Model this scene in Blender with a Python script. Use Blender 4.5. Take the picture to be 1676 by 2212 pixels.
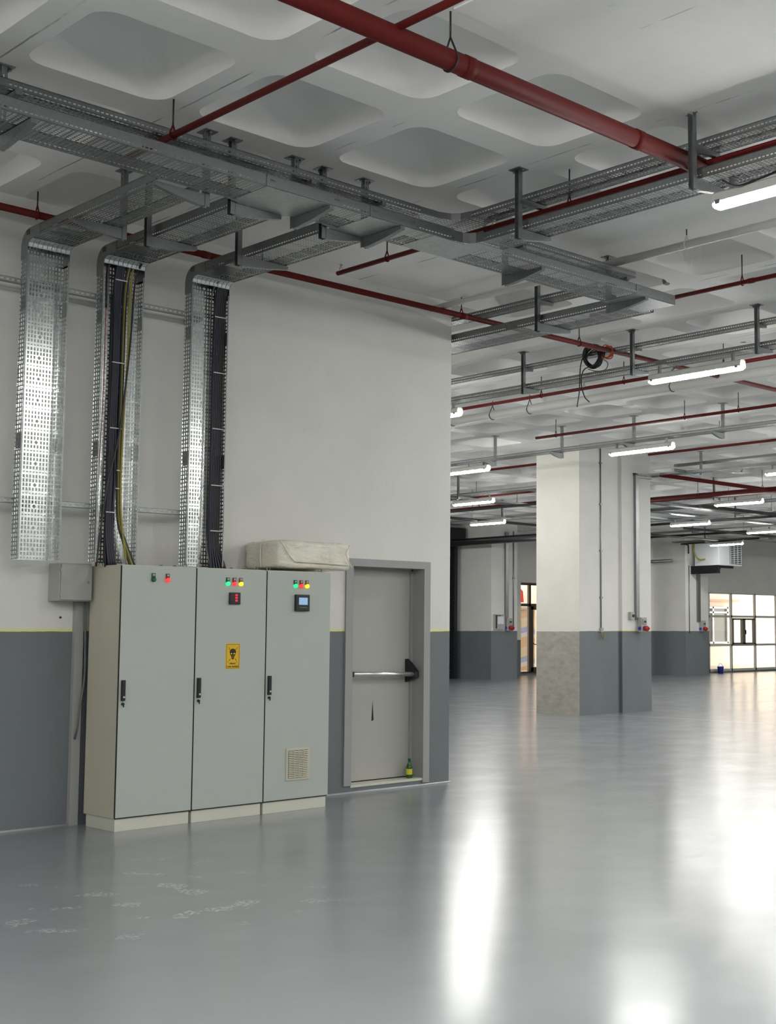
import bpy, bmesh, math, random
from mathutils import Vector, Matrix
random.seed(7)
C = bpy.context.scene.collection
for o in list(bpy.data.objects): bpy.data.objects.remove(o)
PI = math.pi

# ------------------------------------------------------------------ camera, world, exposure
W_, H_ = 1676.0, 2212.0
F_PX, X0, PITCH, YAW, EYE = 2846.0, 1174.0, 0.09, 0.7568, 1.58
cam = bpy.data.cameras.new('camera'); co = bpy.data.objects.new('camera', cam); C.objects.link(co)
co.location = (0, 0, EYE)
fwd = Vector((math.cos(YAW)*math.cos(PITCH), math.sin(YAW)*math.cos(PITCH), math.sin(PITCH)))
co.rotation_euler = fwd.to_track_quat('-Z', 'Y').to_euler()
cam.sensor_fit = 'VERTICAL'; cam.sensor_height = 24.0; cam.sensor_width = 24.0*W_/H_
cam.lens = 24.0*F_PX/H_
cam.shift_x = (W_/2 - X0)/H_
cam.clip_start = 0.05; cam.clip_end = 300
bpy.context.scene.camera = co
vs = bpy.context.scene.view_settings
bpy.context.scene.display_settings.display_device = 'sRGB'
vs.view_transform = 'Standard'; vs.look = 'None'; vs.gamma = 1.0; vs.use_curve_mapping = False
vs.exposure = 0.0
world = bpy.data.worlds.new('world'); bpy.context.scene.world = world; world.use_nodes = True
bg = world.node_tree.nodes['Background']
bg.inputs[0].default_value = (1.0, 0.965, 0.90, 1); bg.inputs[1].default_value = 4.8
LAMP = 120.0                     # radiance of the lamp diffusers
CEIL = 5.12

# ------------------------------------------------------------------ node helpers
class NT:
    def __init__(s, name):
        s.m = bpy.data.materials.new(name); s.m.use_nodes = True
        s.t = s.m.node_tree; s.n = s.t.nodes; s.l = s.t.links
        s.b = s.n['Principled BSDF']; s.o = s.n['Material Output']
    def new(s, ty, **kw):
        n = s.n.new(ty)
        for k, v in kw.items(): setattr(n, k, v)
        return n
    def put(s, sock, v):
        if v is None: return
        if hasattr(v, 'links'): s.l.new(v, sock)
        else: sock.default_value = v
    def math(s, op, a, b=None, c=None):
        n = s.new('ShaderNodeMath', operation=op)
        s.put(n.inputs[0], a)
        if b is not None: s.put(n.inputs[1], b)
        if c is not None: s.put(n.inputs[2], c)
        return n.outputs[0]
    def mix(s, f, a, b):
        n = s.new('ShaderNodeMix', data_type='RGBA')
        s.put(n.inputs[0], f); s.put(n.inputs[6], a); s.put(n.inputs[7], b)
        return n.outputs[2]
    def pos(s):
        g = s.new('ShaderNodeNewGeometry'); return g.outputs['Position']
    def xyz(s, v):
        n = s.new('ShaderNodeSeparateXYZ'); s.l.new(v, n.inputs[0]); return n.outputs
    def noise(s, vec, scale, detail=3, rough=.55, sc=None):
        if sc:
            m = s.new('ShaderNodeMapping'); m.inputs['Scale'].default_value = sc
            s.l.new(vec, m.inputs[0]); vec = m.outputs[0]
        n = s.new('ShaderNodeTexNoise'); n.inputs['Scale'].default_value = scale
        n.inputs['Detail'].default_value = detail; n.inputs['Roughness'].default_value = rough
        s.l.new(vec, n.inputs['Vector']); return n.outputs['Fac']
    def ramp(s, f, a, b, lo=0., hi=1.):
        n = s.new('ShaderNodeMapRange'); s.put(n.inputs[0], f)
        n.inputs[1].default_value = a; n.inputs[2].default_value = b
        n.inputs[3].default_value = lo; n.inputs[4].default_value = hi
        return n.outputs[0]
    def bump(s, h, strength=.2, dist=.01):
        n = s.new('ShaderNodeBump'); n.inputs['Strength'].default_value = strength
        n.inputs['Distance'].default_value = dist; s.l.new(h, n.inputs['Height'])
        s.l.new(n.outputs[0], s.b.inputs['Normal'])
    def set(s, **kw):
        for k, v in kw.items():
            k = {'color': 'Base Color', 'rough': 'Roughness', 'metal': 'Metallic', 'spec': 'Specular IOR Level'}.get(k, k)
            s.put(s.b.inputs[k], v)
        return s.m

def rgb(r, g, b): return (r, g, b, 1)
def sr(r, g, b):
    f = lambda c: ((c/255+.055)/1.055)**2.4 if c > 10 else c/255/12.92
    return (f(r), f(g), f(b), 1)

def simple(name, col, rough=.5, metal=0., emit=None, es=0., var=.06):
    t = NT(name)
    n = t.noise(t.pos(), 9, 2)
    dark = tuple(c*(1-var) for c in col[:3])+(1,)
    t.set(color=t.mix(n, col, dark), rough=rough, metal=metal)
    if emit:
        t.b.inputs['Emission Color'].default_value = emit; t.b.inputs['Emission Strength'].default_value = es
    return t.m

WHITE = sr(222, 221, 216)
def wall_paint(name, split=1.575, tape=True, lower=sr(113, 119, 122), upper=WHITE, wob=.012, bare=False):
    t = NT(name); p = t.pos(); z = t.xyz(p)
    wobble = t.math('MULTIPLY_ADD', t.math('SUBTRACT', t.noise(p, 3.0, 4), .5), wob*2, z[2])
    isup = t.math('GREATER_THAN', wobble, split)
    blot = t.noise(p, 1.3, 4, .6)
    up = t.mix(t.ramp(blot, .3, .75), upper, tuple(c*.90 for c in upper[:3])+(1,))
    scuff = t.noise(p, 14, 5, .7, sc=(1, 1, .35))
    up = t.mix(t.ramp(scuff, .62, .78, 0, .35), up, tuple(c*.78 for c in upper[:3])+(1,))
    lowc = t.mix(t.ramp(t.noise(p, 2.2, 4, sc=(1, 1, .4)), .3, .8), lower, tuple(c*.86 for c in lower[:3])+(1,))
    if bare:
        lowc = t.mix(t.ramp(t.noise(p, 5, 6, .7, sc=(1, 1, 2)), .3, .75), sr(172, 168, 158), sr(140, 138, 131))
    col = t.mix(isup, lowc, up)
    if tape:
        zt = t.math('SUBTRACT', z[2], split+.008)
        band = t.math('LESS_THAN', t.math('ABSOLUTE', zt), .015)
        band = t.math('MULTIPLY', band, isup)
        col = t.mix(band, col, sr(224, 222, 150))
    t.set(color=col, rough=t.ramp(isup, 0, 1, .38, .75), spec=.35)
    h = t.math('ADD', t.noise(p, 26, 5, .65, sc=(1, 1, .6)), t.math('MULTIPLY', blot, 1.2))
    t.bump(h, .35, .006)
    return t.m

def galv(name, base=.31, rough=.36, tint=(.94, 1.0, .99)):
    t = NT(name); p = t.pos()
    sp = t.new('ShaderNodeTexVoronoi'); sp.inputs['Scale'].default_value = 42; t.l.new(p, sp.inputs['Vector'])
    a = tuple(base*c for c in tint)+(1,); b = tuple(base*.8*c for c in tint)+(1,)
    f = t.math('ADD', t.math('MULTIPLY', sp.outputs['Color'], .55), t.math('MULTIPLY', t.noise(p, 5, 4), .45))
    t.set(color=t.mix(f, a, b), rough=t.ramp(f, 0, 1, rough-.07, rough+.1), metal=.92)
    return t.m

def perforated(name, kind, base=.31, rough=.36):
    """galvanised sheet with punched slots; UV is in metres along / across the sheet"""
    m0 = galv(name, base, rough)
    t = NT.__new__(NT); t.m = m0; t.t = m0.node_tree; t.n = t.t.nodes; t.l = t.t.links
    t.b = t.n['Principled BSDF']; t.o = t.n['Material Output']
    uv = t.new('ShaderNodeUVMap'); uv.uv_map = 'UVMap'
    u, v, _ = t.xyz(uv.outputs[0])
    def fr(x, pitch): return t.math('ABSOLUTE', t.math('SUBTRACT', t.math('FRACT', t.math('DIVIDE', x, pitch)), .5))
    if kind == 'base':
        row = t.math('FLOOR', t.math('DIVIDE', u, .034))
        short = t.math('LESS_THAN', t.math('MODULO', row, 5.0), .5)
        half = t.math('SUBTRACT', .34, t.math('MULTIPLY', short, .22))
        hole = t.math('MULTIPLY', t.math('LESS_THAN', fr(u, .034), half), t.math('LESS_THAN', fr(v, .0262), .26))
        # solid seam every 5 rows, a larger diamond in the middle
        du = t.math('MULTIPLY', fr(u, .17), .17); dv = t.math('ABSOLUTE', v)
        dia = t.math('LESS_THAN', t.math('ADD', du, dv), .016)
        near = t.math('LESS_THAN', t.math('ADD', du, dv), .030)
        hole = t.math('MULTIPLY', hole, t.math('SUBTRACT', 1.0, near))
        hole = t.math('MAXIMUM', hole, dia)
    elif kind == 'rail':
        r1 = t.math('LESS_THAN', t.math('ABSOLUTE', t.math('SUBTRACT', v, .022)), .0045)
        hole = t.math('MULTIPLY', t.math('LESS_THAN', fr(u, .032), .30), r1)
    elif kind == 'rail2':
        hole = t.math('MULTIPLY', t.math('LESS_THAN', fr(u, .034), .32), t.math('LESS_THAN', fr(v, .034), .24))
    else:   # post
        hole = t.math('MULTIPLY', t.math('LESS_THAN', fr(u, .045), .28), t.math('LESS_THAN', t.math('ABSOLUTE', v), .006))
    tr = t.new('ShaderNodeBsdfTransparent'); mx = t.new('ShaderNodeMixShader')
    t.l.new(hole, mx.inputs[0]); t.l.new(t.b.outputs[0], mx.inputs[1]); t.l.new(tr.outputs[0], mx.inputs[2])
    t.l.new(mx.outputs[0], t.o.inputs[0])
    return t.m

def glass(name, tint=(1, 1, 1, 1), refl=.07):
    t = NT(name); tr = t.new('ShaderNodeBsdfTransparent'); gl = t.new('ShaderNodeBsdfGlossy'); mx = t.new('ShaderNodeMixShader')
    tr.inputs[0].default_value = tint; gl.inputs['Roughness'].default_value = .02
    n = t.noise(t.pos(), 2, 2); t.l.new(t.ramp(n, 0, 1, refl*.8, refl*1.2), mx.inputs[0])
    t.l.new(tr.outputs[0], mx.inputs[1]); t.l.new(gl.outputs[0], mx.inputs[2]); t.l.new(mx.outputs[0], t.o.inputs[0])
    return t.m

def floor_mat():
    t = NT('grey_epoxy_floor'); p = t.pos(); x, y, z = t.xyz(p)
    big = t.noise(p, .35, 4, .6); mid = t.noise(p, 1.6, 4, .6)
    base = t.mix(t.ramp(big, .3, .7), sr(131, 135, 138), sr(121, 126, 129))
    base = t.mix(t.ramp(mid, .4, .8, 0, .5), base, sr(137, 141, 144))
    # pale scuffs left of the cabinets' foreground
    region = t.math('MULTIPLY', t.ramp(x, 2.9, 3.4), t.math('MULTIPLY', t.ramp(x, 5.4, 4.6), t.math('MULTIPLY', t.ramp(y, 8.6, 8.2), t.ramp(y, 6.0, 6.6))))
    sc = t.math('MULTIPLY', t.ramp(t.noise(p, 3.4, 2, .5), .60, .63), t.ramp(t.noise(p, 38, 3, .7), .50, .56))
    base = t.mix(t.math('MULTIPLY', t.math('MULTIPLY', sc, region), .55), base, sr(205, 208, 208))
    # sawn joint across the floor
    jn = t.math('ADD', x, t.math('MULTIPLY', t.noise(p, .8, 2), .1))
    j = t.math('LESS_THAN', t.math('ABSOLUTE', t.math('SUBTRACT', jn, 19.25)), .03)
    base = t.mix(t.math('MULTIPLY', j, .7), base, sr(195, 197, 197))
    rg = t.math('ADD', t.ramp(mid, .3, .7, .21, .28), t.ramp(t.noise(p, 7, 4, .7), .55, .75, 0, .05))
    t.set(color=base, rough=.40, spec=.15)
    t.b.inputs['Coat Weight'].default_value = .95
    t.b.inputs['Coat IOR'].default_value = 1.36
    t.put(t.b.inputs['Coat Roughness'], t.math('SUBTRACT', rg, .055))
    h = t.math('ADD', t.noise(p, 2.4, 2, .5), t.math('MULTIPLY', t.noise(p, 40, 1, .5), .065))
    t.bump(h, .20, .010)
    t.l.new(t.b.inputs['Normal'].links[0].from_socket, t.b.inputs['Coat Normal'])
    return t.m

def ceil_mat():
    t = NT('white_painted_concrete'); p = t.pos(); x, y, z = t.xyz(p)
    col = t.mix(t.ramp(t.noise(p, .9, 5, .6), .3, .75), sr(238, 237, 234), sr(224, 223, 220))
    n2 = t.noise(p, 5, 5, .7)
    col = t.mix(t.ramp(n2, .68, .8, 0, .4), col, sr(150, 150, 146))
    col = t.mix(t.ramp(t.noise(p, 3.1, 2, .5), .765, .785, 0, .85), col, sr(100, 99, 92))
    flat = t.math('LESS_THAN', z, CEIL+.004)
    # board seams along the middle of the ribs
    sx = t.math('ABSOLUTE', t.math('SUBTRACT', t.math('FRACT', t.math('DIVIDE', t.math('SUBTRACT', t.math('ADD', x, t.math('MULTIPLY', t.noise(p, 3, 2), .02)), 4.628-.6), 1.2)), .5))
    seam = t.math('MULTIPLY', t.math('LESS_THAN', sx, .0055), t.ramp(t.noise(p, 2.2, 3), .45, .6))
    col = t.mix(t.math('MULTIPLY', t.math('MULTIPLY', seam, flat), .7), col, sr(110, 110, 106))
    t.set(color=col, rough=.85, spec=.25)
    t.bump(t.math('ADD', t.noise(p, 18, 5, .6), t.noise(p, 2, 3)), .3, .008)
    return t.m

M = {}
M['floor'] = floor_mat()
M['ceil'] = ceil_mat()
M['wall'] = wall_paint('white_and_grey_wall_paint')
M['wall_plain'] = wall_paint('white_and_grey_wall_paint_clean', tape=False)
M['pillar_bare'] = wall_paint('white_paint_over_bare_concrete', tape=False, bare=True, split=1.57, upper=sr(220, 218, 208))
M['galv'] = galv('galvanised_steel')
M['galv_bright'] = galv('bright_galvanised_strip', .8, .3)
M['sheet'] = galv('smooth_zinc_sheet', .5, .42)
M['perf'] = perforated('perforated_tray_sheet', 'base')
M['perf_bright'] = perforated('perforated_tray_sheet_lit', 'base', .8, .2)  # same tray sheet, base colour raised for the lamp highlight on the wall trays
M['rail'] = perforated('slotted_side_rail', 'rail')
M['rail2'] = perforated('slotted_deep_rail', 'rail2', .36)
M['post'] = perforated('slotted_strut', 'post', .38, .4)
M['red'] = simple('red_pipe_paint', sr(96, 25, 22), .6, var=.2); M['red'].node_tree.nodes['Principled BSDF'].inputs['Specular IOR Level'].default_value = .2
M['whitepipe'] = simple('white_painted_pipe', sr(200, 199, 194), .5)
M['blackpipe'] = simple('black_pipe_lagging', sr(34, 35, 38), .6)
M['steel_dark'] = simple('dark_steel', sr(60, 58, 56), .45, .6)
M['cab'] = simple('cabinet_enamel', sr(190, 187, 168), .42, var=.03)
M['cab_door'] = simple('cabinet_door_enamel', sr(174, 181, 174), .45, var=.03)
M['plinth'] = simple('plinth_enamel', sr(204, 204, 190), .5, var=.1)
M['door'] = simple('door_grey_enamel', sr(172, 171, 166), .5, var=.04)
M['frame'] = simple('frame_grey_enamel', sr(152, 154, 152), .5, var=.04)
M['black'] = simple('black_plastic', sr(24, 24, 26), .4)
M['darkgap'] = simple('shadow_gap_rubber', sr(30, 29, 27), .8)
M['chrome'] = simple('brushed_aluminium', (.75, .75, .74, 1), .3, .9)
M['boxgrey'] = simple('grey_box_enamel', sr(168, 168, 163), .5)
M['trunk'] = simple('grey_trunking', sr(160, 160, 158), .5)
M['navy'] = simple('navy_cable_sheath', sr(20, 23, 42), .45, var=.3)
M['cblack'] = simple('black_cable_sheath', sr(26, 27, 28), .45, var=.3)
M['cgrey'] = simple('grey_cable_sheath', sr(96, 98, 98), .5)
M['cyel'] = simple('yellow_green_cable_sheath', sr(150, 140, 44), .5, var=.3)
M['cred'] = simple('red_cable_sheath', sr(150, 60, 50), .5)
M['corange'] = simple('orange_cable_sheath', sr(200, 80, 40), .5)
M['tie'] = simple('white_cable_tie', sr(215, 215, 212), .4)
M['lampbody'] = simple('lamp_housing_plastic', sr(205, 205, 200), .5)
M['lampglow'] = simple('lamp_diffuser_glow', (1, 1, 1, 1), .4, 0, (1.0, .99, .965, 1), LAMP)
M['redplastic'] = simple('red_socket_plastic', sr(176, 30, 34), .4)
M['bluepl'] = simple('blue_plastic', sr(60, 60, 170), .45)
M['shutter'] = simple('black_shutter_steel', sr(40, 42, 48), .4, .3)
M['bronze'] = simple('dark_bronze_frame', sr(78, 64, 52), .45, .2)
M['alu_frame'] = simple('grey_window_frame', sr(205, 204, 192), .45)
M['alu_dark'] = simple('brown_sash_frame', sr(120, 114, 102), .45)
M['glass'] = glass('window_glass')
M['led_g'] = simple('green_lamp', sr(30, 150, 80), .3, 0, sr(40, 240, 150), 1.3)
M['led_goff'] = simple('green_lamp_off', sr(20, 90, 50), .3)
M['led_r'] = simple('red_lamp', sr(170, 30, 34), .3, 0, sr(255, 60, 62), 1.1)
M['led_y'] = simple('yellow_lamp', sr(200, 160, 20), .3, 0, sr(255, 225, 40), 1.3)
M['tag_g'] = simple('green_tag', sr(20, 74, 34), .5)
M['tag_r'] = simple('red_tag', sr(110, 26, 26), .5)
M['tag_y'] = simple('amber_tag', sr(110, 78, 14), .5)
M['signy'] = simple('yellow_sign_film', sr(222, 176, 14), .45, var=.03)
M['ink'] = simple('black_ink', sr(28, 26, 18), .6)
M['lcd'] = simple('lcd_screen', sr(120, 150, 180), .3, 0, sr(150, 190, 225), .55)
M['seg'] = simple('red_led_digits', sr(200, 20, 50), .3, 0, sr(255, 40, 80), 1.0)
M['heater'] = simple('white_heater_casing', sr(225, 228, 230), .35)
M['cream'] = simple('cream_render', (.86, .74, .60, 1), .8)
M['pave'] = simple('pale_paving', (.72, .66, .56, 1), .8)
M['redcar'] = simple('red_car_paint', sr(214, 20, 34), .25)
M['tyre'] = simple('tyre_rubber', sr(60, 55, 52), .8)

def wrap_mat():
    t = NT('cloudy_stretch_wrap'); p = t.pos()
    n = t.noise(p, 5, 4, .6)
    t.set(color=t.mix(t.ramp(n, .3, .7), sr(236, 232, 216), sr(204, 200, 184)), rough=t.ramp(n, .3, .7, .18, .4), spec=.6)
    t.bump(t.math('ADD', t.noise(p, 9, 3, .6, sc=(1, 1, 3)), t.math('MULTIPLY', t.noise(p, 40, 2), .3)), .6, .02)
    return t.m
M['wrap'] = wrap_mat()
def bottle_mat():
    t = NT('green_bottle_glass'); t.set(color=sr(40, 110, 26), rough=.1, spec=.8)
    n = t.noise(t.pos(), 30, 2); t.set(color=t.mix(n, sr(44, 120, 26), sr(24, 82, 20))); t.b.inputs['Transmission Weight'].default_value = .3
    return t.m
M['bottle'] = bottle_mat()
M['bottlelabel'] = simple('yellow_bottle_label', sr(206, 200, 60), .6)
def mural_mat():
    t = NT('striped_mural_paint'); p = t.pos(); x, y, z = t.xyz(p)
    w = t.math('ADD', t.math('MULTIPLY', x, .7), t.math('MULTIPLY', z, 1.6))
    w = t.math('ADD', w, t.math('MULTIPLY', t.math('SINE', t.math('MULTIPLY', x, 3.5)), .3))
    f = t.math('FRACT', t.math('DIVIDE', w, 1.9))
    r = t.new('ShaderNodeValToRGB'); r.color_ramp.interpolation = 'CONSTANT'
    e = r.color_ramp.elements; e[0].position = 0; e[0].color = (.85, .60, .38, 1); e[1].position = .35; e[1].color = (.82, .80, .78, 1)
    a = e.new(.5); a.color = (.45, .50, .82, 1); b = e.new(.68); b.color = (.85, .74, .45, 1); c = e.new(.85); c.color = (.86, .72, .6, 1)
    t.l.new(f, r.inputs[0]); t.set(color=r.outputs[0], rough=.8)
    return t.m
M['mural'] = mural_mat()

# ------------------------------------------------------------------ mesh helpers
class MB:
    def __init__(s): s.bm = bmesh.new(); s.uv = s.bm.loops.layers.uv.new('UVMap'); s.mats = []
    def mi(s, mat):
        if mat is None: return 0
        if mat not in s.mats: s.mats.append(mat)
        return s.mats.index(mat)
    def poly(s, pts, mat=None, smooth=False, uvs=None):
        vs = [s.bm.verts.new(p) for p in pts]
        try: f = s.bm.faces.new(vs)
        except ValueError: return None
        f.material_index = s.mi(mat); f.smooth = smooth
        if uvs:
            for l, u in zip(f.loops, uvs): l[s.uv].uv = u
        return f
    def box(s, x0, y0, z0, x1, y1, z1, mat=None, bev=0):
        x0, x1 = min(x0, x1), max(x0, x1); y0, y1 = min(y0, y1), max(y0, y1); z0, z1 = min(z0, z1), max(z0, z1)
        v = [s.bm.verts.new(p) for p in ((x0,y0,z0),(x1,y0,z0),(x1,y1,z0),(x0,y1,z0),(x0,y0,z1),(x1,y0,z1),(x1,y1,z1),(x0,y1,z1))]
        fs = []
        for idx in ((0,3,2,1),(4,5,6,7),(0,1,5,4),(1,2,6,5),(2,3,7,6),(3,0,4,7)):
            f = s.bm.faces.new([v[i] for i in idx]); f.material_index = s.mi(mat); fs.append(f)
        if bev > 0:
            es = list({e for f in fs for e in f.edges})
            bmesh.ops.bevel(s.bm, geom=es, offset=bev, segments=2, profile=.7, affect='EDGES')
        return s
    def prism(s, pts, ext, mat=None):
        """pts: planar 3-D outline, ext: extrusion vector"""
        e = Vector(ext); a = [Vector(p) for p in pts]; n = len(a)
        s.poly(a, mat); s.poly([p+e for p in reversed(a)], mat)
        for i in range(n):
            j = (i+1) % n; s.poly([a[j], a[i], a[i]+e, a[j]+e], mat)
        return s
    def tube(s, pts, r, seg=10, mat=None, cap=True, radii=None):
        P = [Vector(p) for p in pts]; n = len(P); rings = []
        t0 = (P[1]-P[0]).normalized(); up = Vector((0,0,1)) if abs(t0.z) < .9 else Vector((1,0,0))
        nrm = t0.cross(up).normalized()
        for i in range(n):
            if i == 0: t = t0
            elif i == n-1: t = (P[i]-P[i-1]).normalized()
            else:
                t = (P[i+1]-P[i-1])
                t = t.normalized() if t.length > 1e-9 else t0
            nrm = (nrm - t*nrm.dot(t)).normalized(); b = t.cross(nrm)
            rr = radii[i] if radii else r
            rings.append([s.bm.verts.new(P[i]+(nrm*math.cos(2*PI*k/seg)+b*math.sin(2*PI*k/seg))*rr) for k in range(seg)])
        m = s.mi(mat)
        for i in range(n-1):
            for k in range(seg):
                f = s.bm.faces.new((rings[i][k], rings[i][(k+1)%seg], rings[i+1][(k+1)%seg], rings[i+1][k])); f.smooth = True; f.material_index = m
        if cap:
            f = s.bm.faces.new(list(reversed(rings[0]))); f.material_index = m
            f = s.bm.faces.new(rings[-1]); f.material_index = m
        return s
    def lathe(s, c, prof, seg=24, mat=None):
        c = Vector(c); rings = []
        for r, z in prof: rings.append([s.bm.verts.new(c+Vector((r*math.cos(2*PI*k/seg), r*math.sin(2*PI*k/seg), z))) for k in range(seg)])
        m = s.mi(mat)
        for a, b in zip(rings, rings[1:]):
            for k in range(seg):
                f = s.bm.faces.new((a[k], a[(k+1)%seg], b[(k+1)%seg], b[k])); f.smooth = True; f.material_index = m
        s.bm.faces.new(list(reversed(rings[0]))).material_index = m; s.bm.faces.new(rings[-1]).material_index = m
        return s
    def sheet(s, o, du, dv, lu, lv, mat=None, v0=0., u0=0.):
        """rectangle from o, length lu along unit du and lv along unit dv, UV in metres"""
        o = Vector(o); du = Vector(du); dv = Vector(dv)
        s.poly([o, o+du*lu, o+du*lu+dv*lv, o+dv*lv], mat, False, [(u0, v0), (u0+lu, v0), (u0+lu, v0+lv), (u0, v0+lv)])
        return s
    def build(s, name, mat=None, parent=None, weld=False):
        if weld: bmesh.ops.remove_doubles(s.bm, verts=s.bm.verts, dist=1e-4)
        if parent and '_loc' in parent: bmesh.ops.translate(s.bm, verts=s.bm.verts, vec=-Vector(parent['_loc']))
        me = bpy.data.meshes.new(name); s.bm.to_mesh(me); s.bm.free()
        for m in (s.mats or [mat]): me.materials.append(m)
        o = bpy.data.objects.new(name, me); C.objects.link(o)
        if parent:
            o.parent = parent
            if '_loc' in parent: o['_loc'] = tuple(parent['_loc'])
        return o

def tag(o, label=None, cat=None, group=None, kind=None):
    if label: o['label'] = label
    if cat: o['category'] = cat
    if group: o['group'] = group
    if kind: o['kind'] = kind
    return o
def thing(name, label, cat, loc=(0,0,0), group=None):
    o = bpy.data.objects.new(name, None); C.objects.link(o); o.location = loc; o['_loc'] = tuple(loc)
    return tag(o, label, cat, group)
def struct(mb, name, mat=None): return tag(mb.build(name, mat), kind='structure')
def spline(pts, n=8):
    P = [Vector(p) for p in pts]; P = [P[0]*2-P[1]]+P+[P[-1]*2-P[-2]]; out = []
    for i in range(1, len(P)-2):
        for k in range(n):
            t = k/n; a, b, c, d = P[i-1:i+3]
            out.append(.5*((2*b)+(c-a)*t+(2*a-5*b+4*c-d)*t*t+(3*b-a-3*c+d)*t**3))
    out.append(P[-2]); return out
def copy_tree(o, loc, label=None, group=None):
    r = o.copy(); C.objects.link(r); r.location = loc
    if label: r['label'] = label
    if group: r['group'] = group
    for ch in o.children:
        c = ch.copy(); C.objects.link(c); c.parent = r
        for g in ch.children:
            d = g.copy(); C.objects.link(d); d.parent = c
    return r

# ------------------------------------------------------------------ the building shell
struct(MB().box(-10, -13, -.2, 52, 36, 0), 'floor', M['floor'])

def ceiling():
    b = MB(); mb = b.bm
    PX, PY, OX, OY = 1.2, 1.3, 3.51, 6.78     # coffer pitch and the corner of one coffer
    W, D, R = .965, 1.0, .15
    x_lo, y_lo = OX-2*PX-.118, OY-6*PY-.15; nx, ny = 39, 26
    x_hi, y_hi = x_lo+nx*PX, y_lo+ny*PY
    def solid(cx, cy):
        if cy < 5.35: return True
        if cx > 8.2 and cx < 9.65 and cy < 8.05: return True
        if cx > 5.85 and cx < 9.65 and cy > 8.1 and cy < 10.4: return True
        if cx > 17.8 and cx < 21.4 and cy > 15.6 and cy < 18.8: return True
        if cx > 29 and cx < 32.5 and cy > 29.5: return True
        return False
    prof = [(0, 0), (.018, .045), (.055, .13), (.11, .22), (.19, .30), (.27, .335)]
    def ring(cx, cy, inset, z):
        w, d = W/2-inset, D/2-inset; r = max(R-inset*.35, .06); out = []
        for qx, qy, a0 in ((1,1,0),(-1,1,90),(-1,-1,180),(1,-1,270)):
            for k in range(5):
                a = math.radians(a0+90*k/4)
                out.append((cx+qx*(w-r)+r*math.cos(a), cy+qy*(d-r)+r*math.sin(a), CEIL+z))
        return out
    for i in range(nx):
        for j in range(ny):
            cx, cy = x_lo+(i+.5)*PX, y_lo+(j+.5)*PY
            hx, hy = PX/2, PY/2
            if solid(cx, cy):
                b.poly([(cx-hx,cy-hy,CEIL),(cx-hx,cy+hy,CEIL),(cx+hx,cy+hy,CEIL),(cx+hx,cy-hy,CEIL)]); continue
            r0 = ring(cx, cy, 0, 0); outer = []
            for q, (qx, qy) in enumerate(((1,1),(-1,1),(-1,-1),(1,-1))):
                s0, s4 = r0[q*5], r0[q*5+4]; c = (cx+qx*hx, cy+qy*hy)
                if q % 2 == 0: A = (c[0], s0[1]); B = (s4[0], c[1])
                else: A = (s0[0], c[1]); B = (c[0], s4[1])
                for k in range(5):
                    if k < 3: t = k/2; p = (A[0]+(c[0]-A[0])*t, A[1]+(c[1]-A[1])*t)
                    else: t = (k-2)/2; p = (c[0]+(B[0]-c[0])*t, c[1]+(B[1]-c[1])*t)
                    outer.append((p[0], p[1], CEIL))
            vi = [mb.verts.new(p) for p in r0]; vo = [mb.verts.new(p) for p in outer]
            for k in range(20): mb.faces.new((vo[k], vi[k], vi[(k+1)%20], vo[(k+1)%20]))
            prev = [mb.verts.new(p) for p in r0]
            for ins, z in prof[1:]:
                cur = [mb.verts.new(p) for p in ring(cx, cy, ins, z)]
                for k in range(20):
                    f = mb.faces.new((prev[k], cur[k], cur[(k+1)%20], prev[(k+1)%20])); f.smooth = True
                prev = cur
            f = mb.faces.new(list(reversed(prev))); f.smooth = True
    # plain slab around the waffle field, and the slab above
    for (x0, y0, x1, y1) in ((-10,-13,x_lo,36),(x_hi,-13,52,36),(x_lo,-13,x_hi,y_lo),(x_lo,y_hi,x_hi,36)):
        b.poly([(x0,y0,CEIL),(x0,y1,CEIL),(x1,y1,CEIL),(x1,y0,CEIL)])
    b.box(-10, -13, CEIL+.5, 52, 36, CEIL+.7)
    return struct(b, 'ceiling', M['ceil'])
ceiling()
# slightly deeper slab band with its ragged edge over the open floor
b = MB(); b.box(4.9, -12, CEIL-.012, 8.17, 5.33, CEIL+.01); struct(b, 'trim_1', M['ceil'])

WY = 10.33
b = MB()
b.box(-8, WY, 0, 8.10, WY+.35, CEIL); b.box(9.17, WY, 0, 9.49, WY+.35, CEIL); b.box(8.10, WY, 2.29, 9.17, WY+.35, CEIL)
b.box(8.10, WY+.26, 0, 9.17, WY+.35, 2.29)
b.box(9.25, WY+.35, 0, 9.49, 32.6, CEIL)
b.box(8.10, WY, 0, 9.17, WY+.26, .075)
struct(b, 'wall_left', M['wall'])
struct(MB().box(-8.3, -12, 0, -8, WY, CEIL), 'wall_back', M['wall_plain'])
struct(MB().box(-8, -12.3, 0, 50, -12, CEIL), 'wall_right', M['wall_plain'])
struct(MB().box(50, -12, 0, 50.3, 29.6, CEIL), 'wall_far_right', M['wall_plain'])
b = MB()
b.box(9.25, 32.6, 0, 30.26, 32.9, CEIL); b.box(31.2, 33.0, 0, 33.76, 33.3, CEIL)
b.box(33.76, 33.0, 3.31, 35.9, 33.3, CEIL); b.box(35.9, 33.0, 0, 37.0, 33.3, CEIL); b.box(33.76, 33, 0, 35.9, 33.3, .06)
struct(b, 'wall_far_left', M['wall_plain'])
b = MB()
b.box(37.0, 29.93, 0, 37.2, 33.0, CEIL); b.box(37.0, 29.93, 0, 38.2, 30.1, CEIL); b.box(38.8, 29.6, 0, 40.4, 29.9, CEIL)
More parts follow.
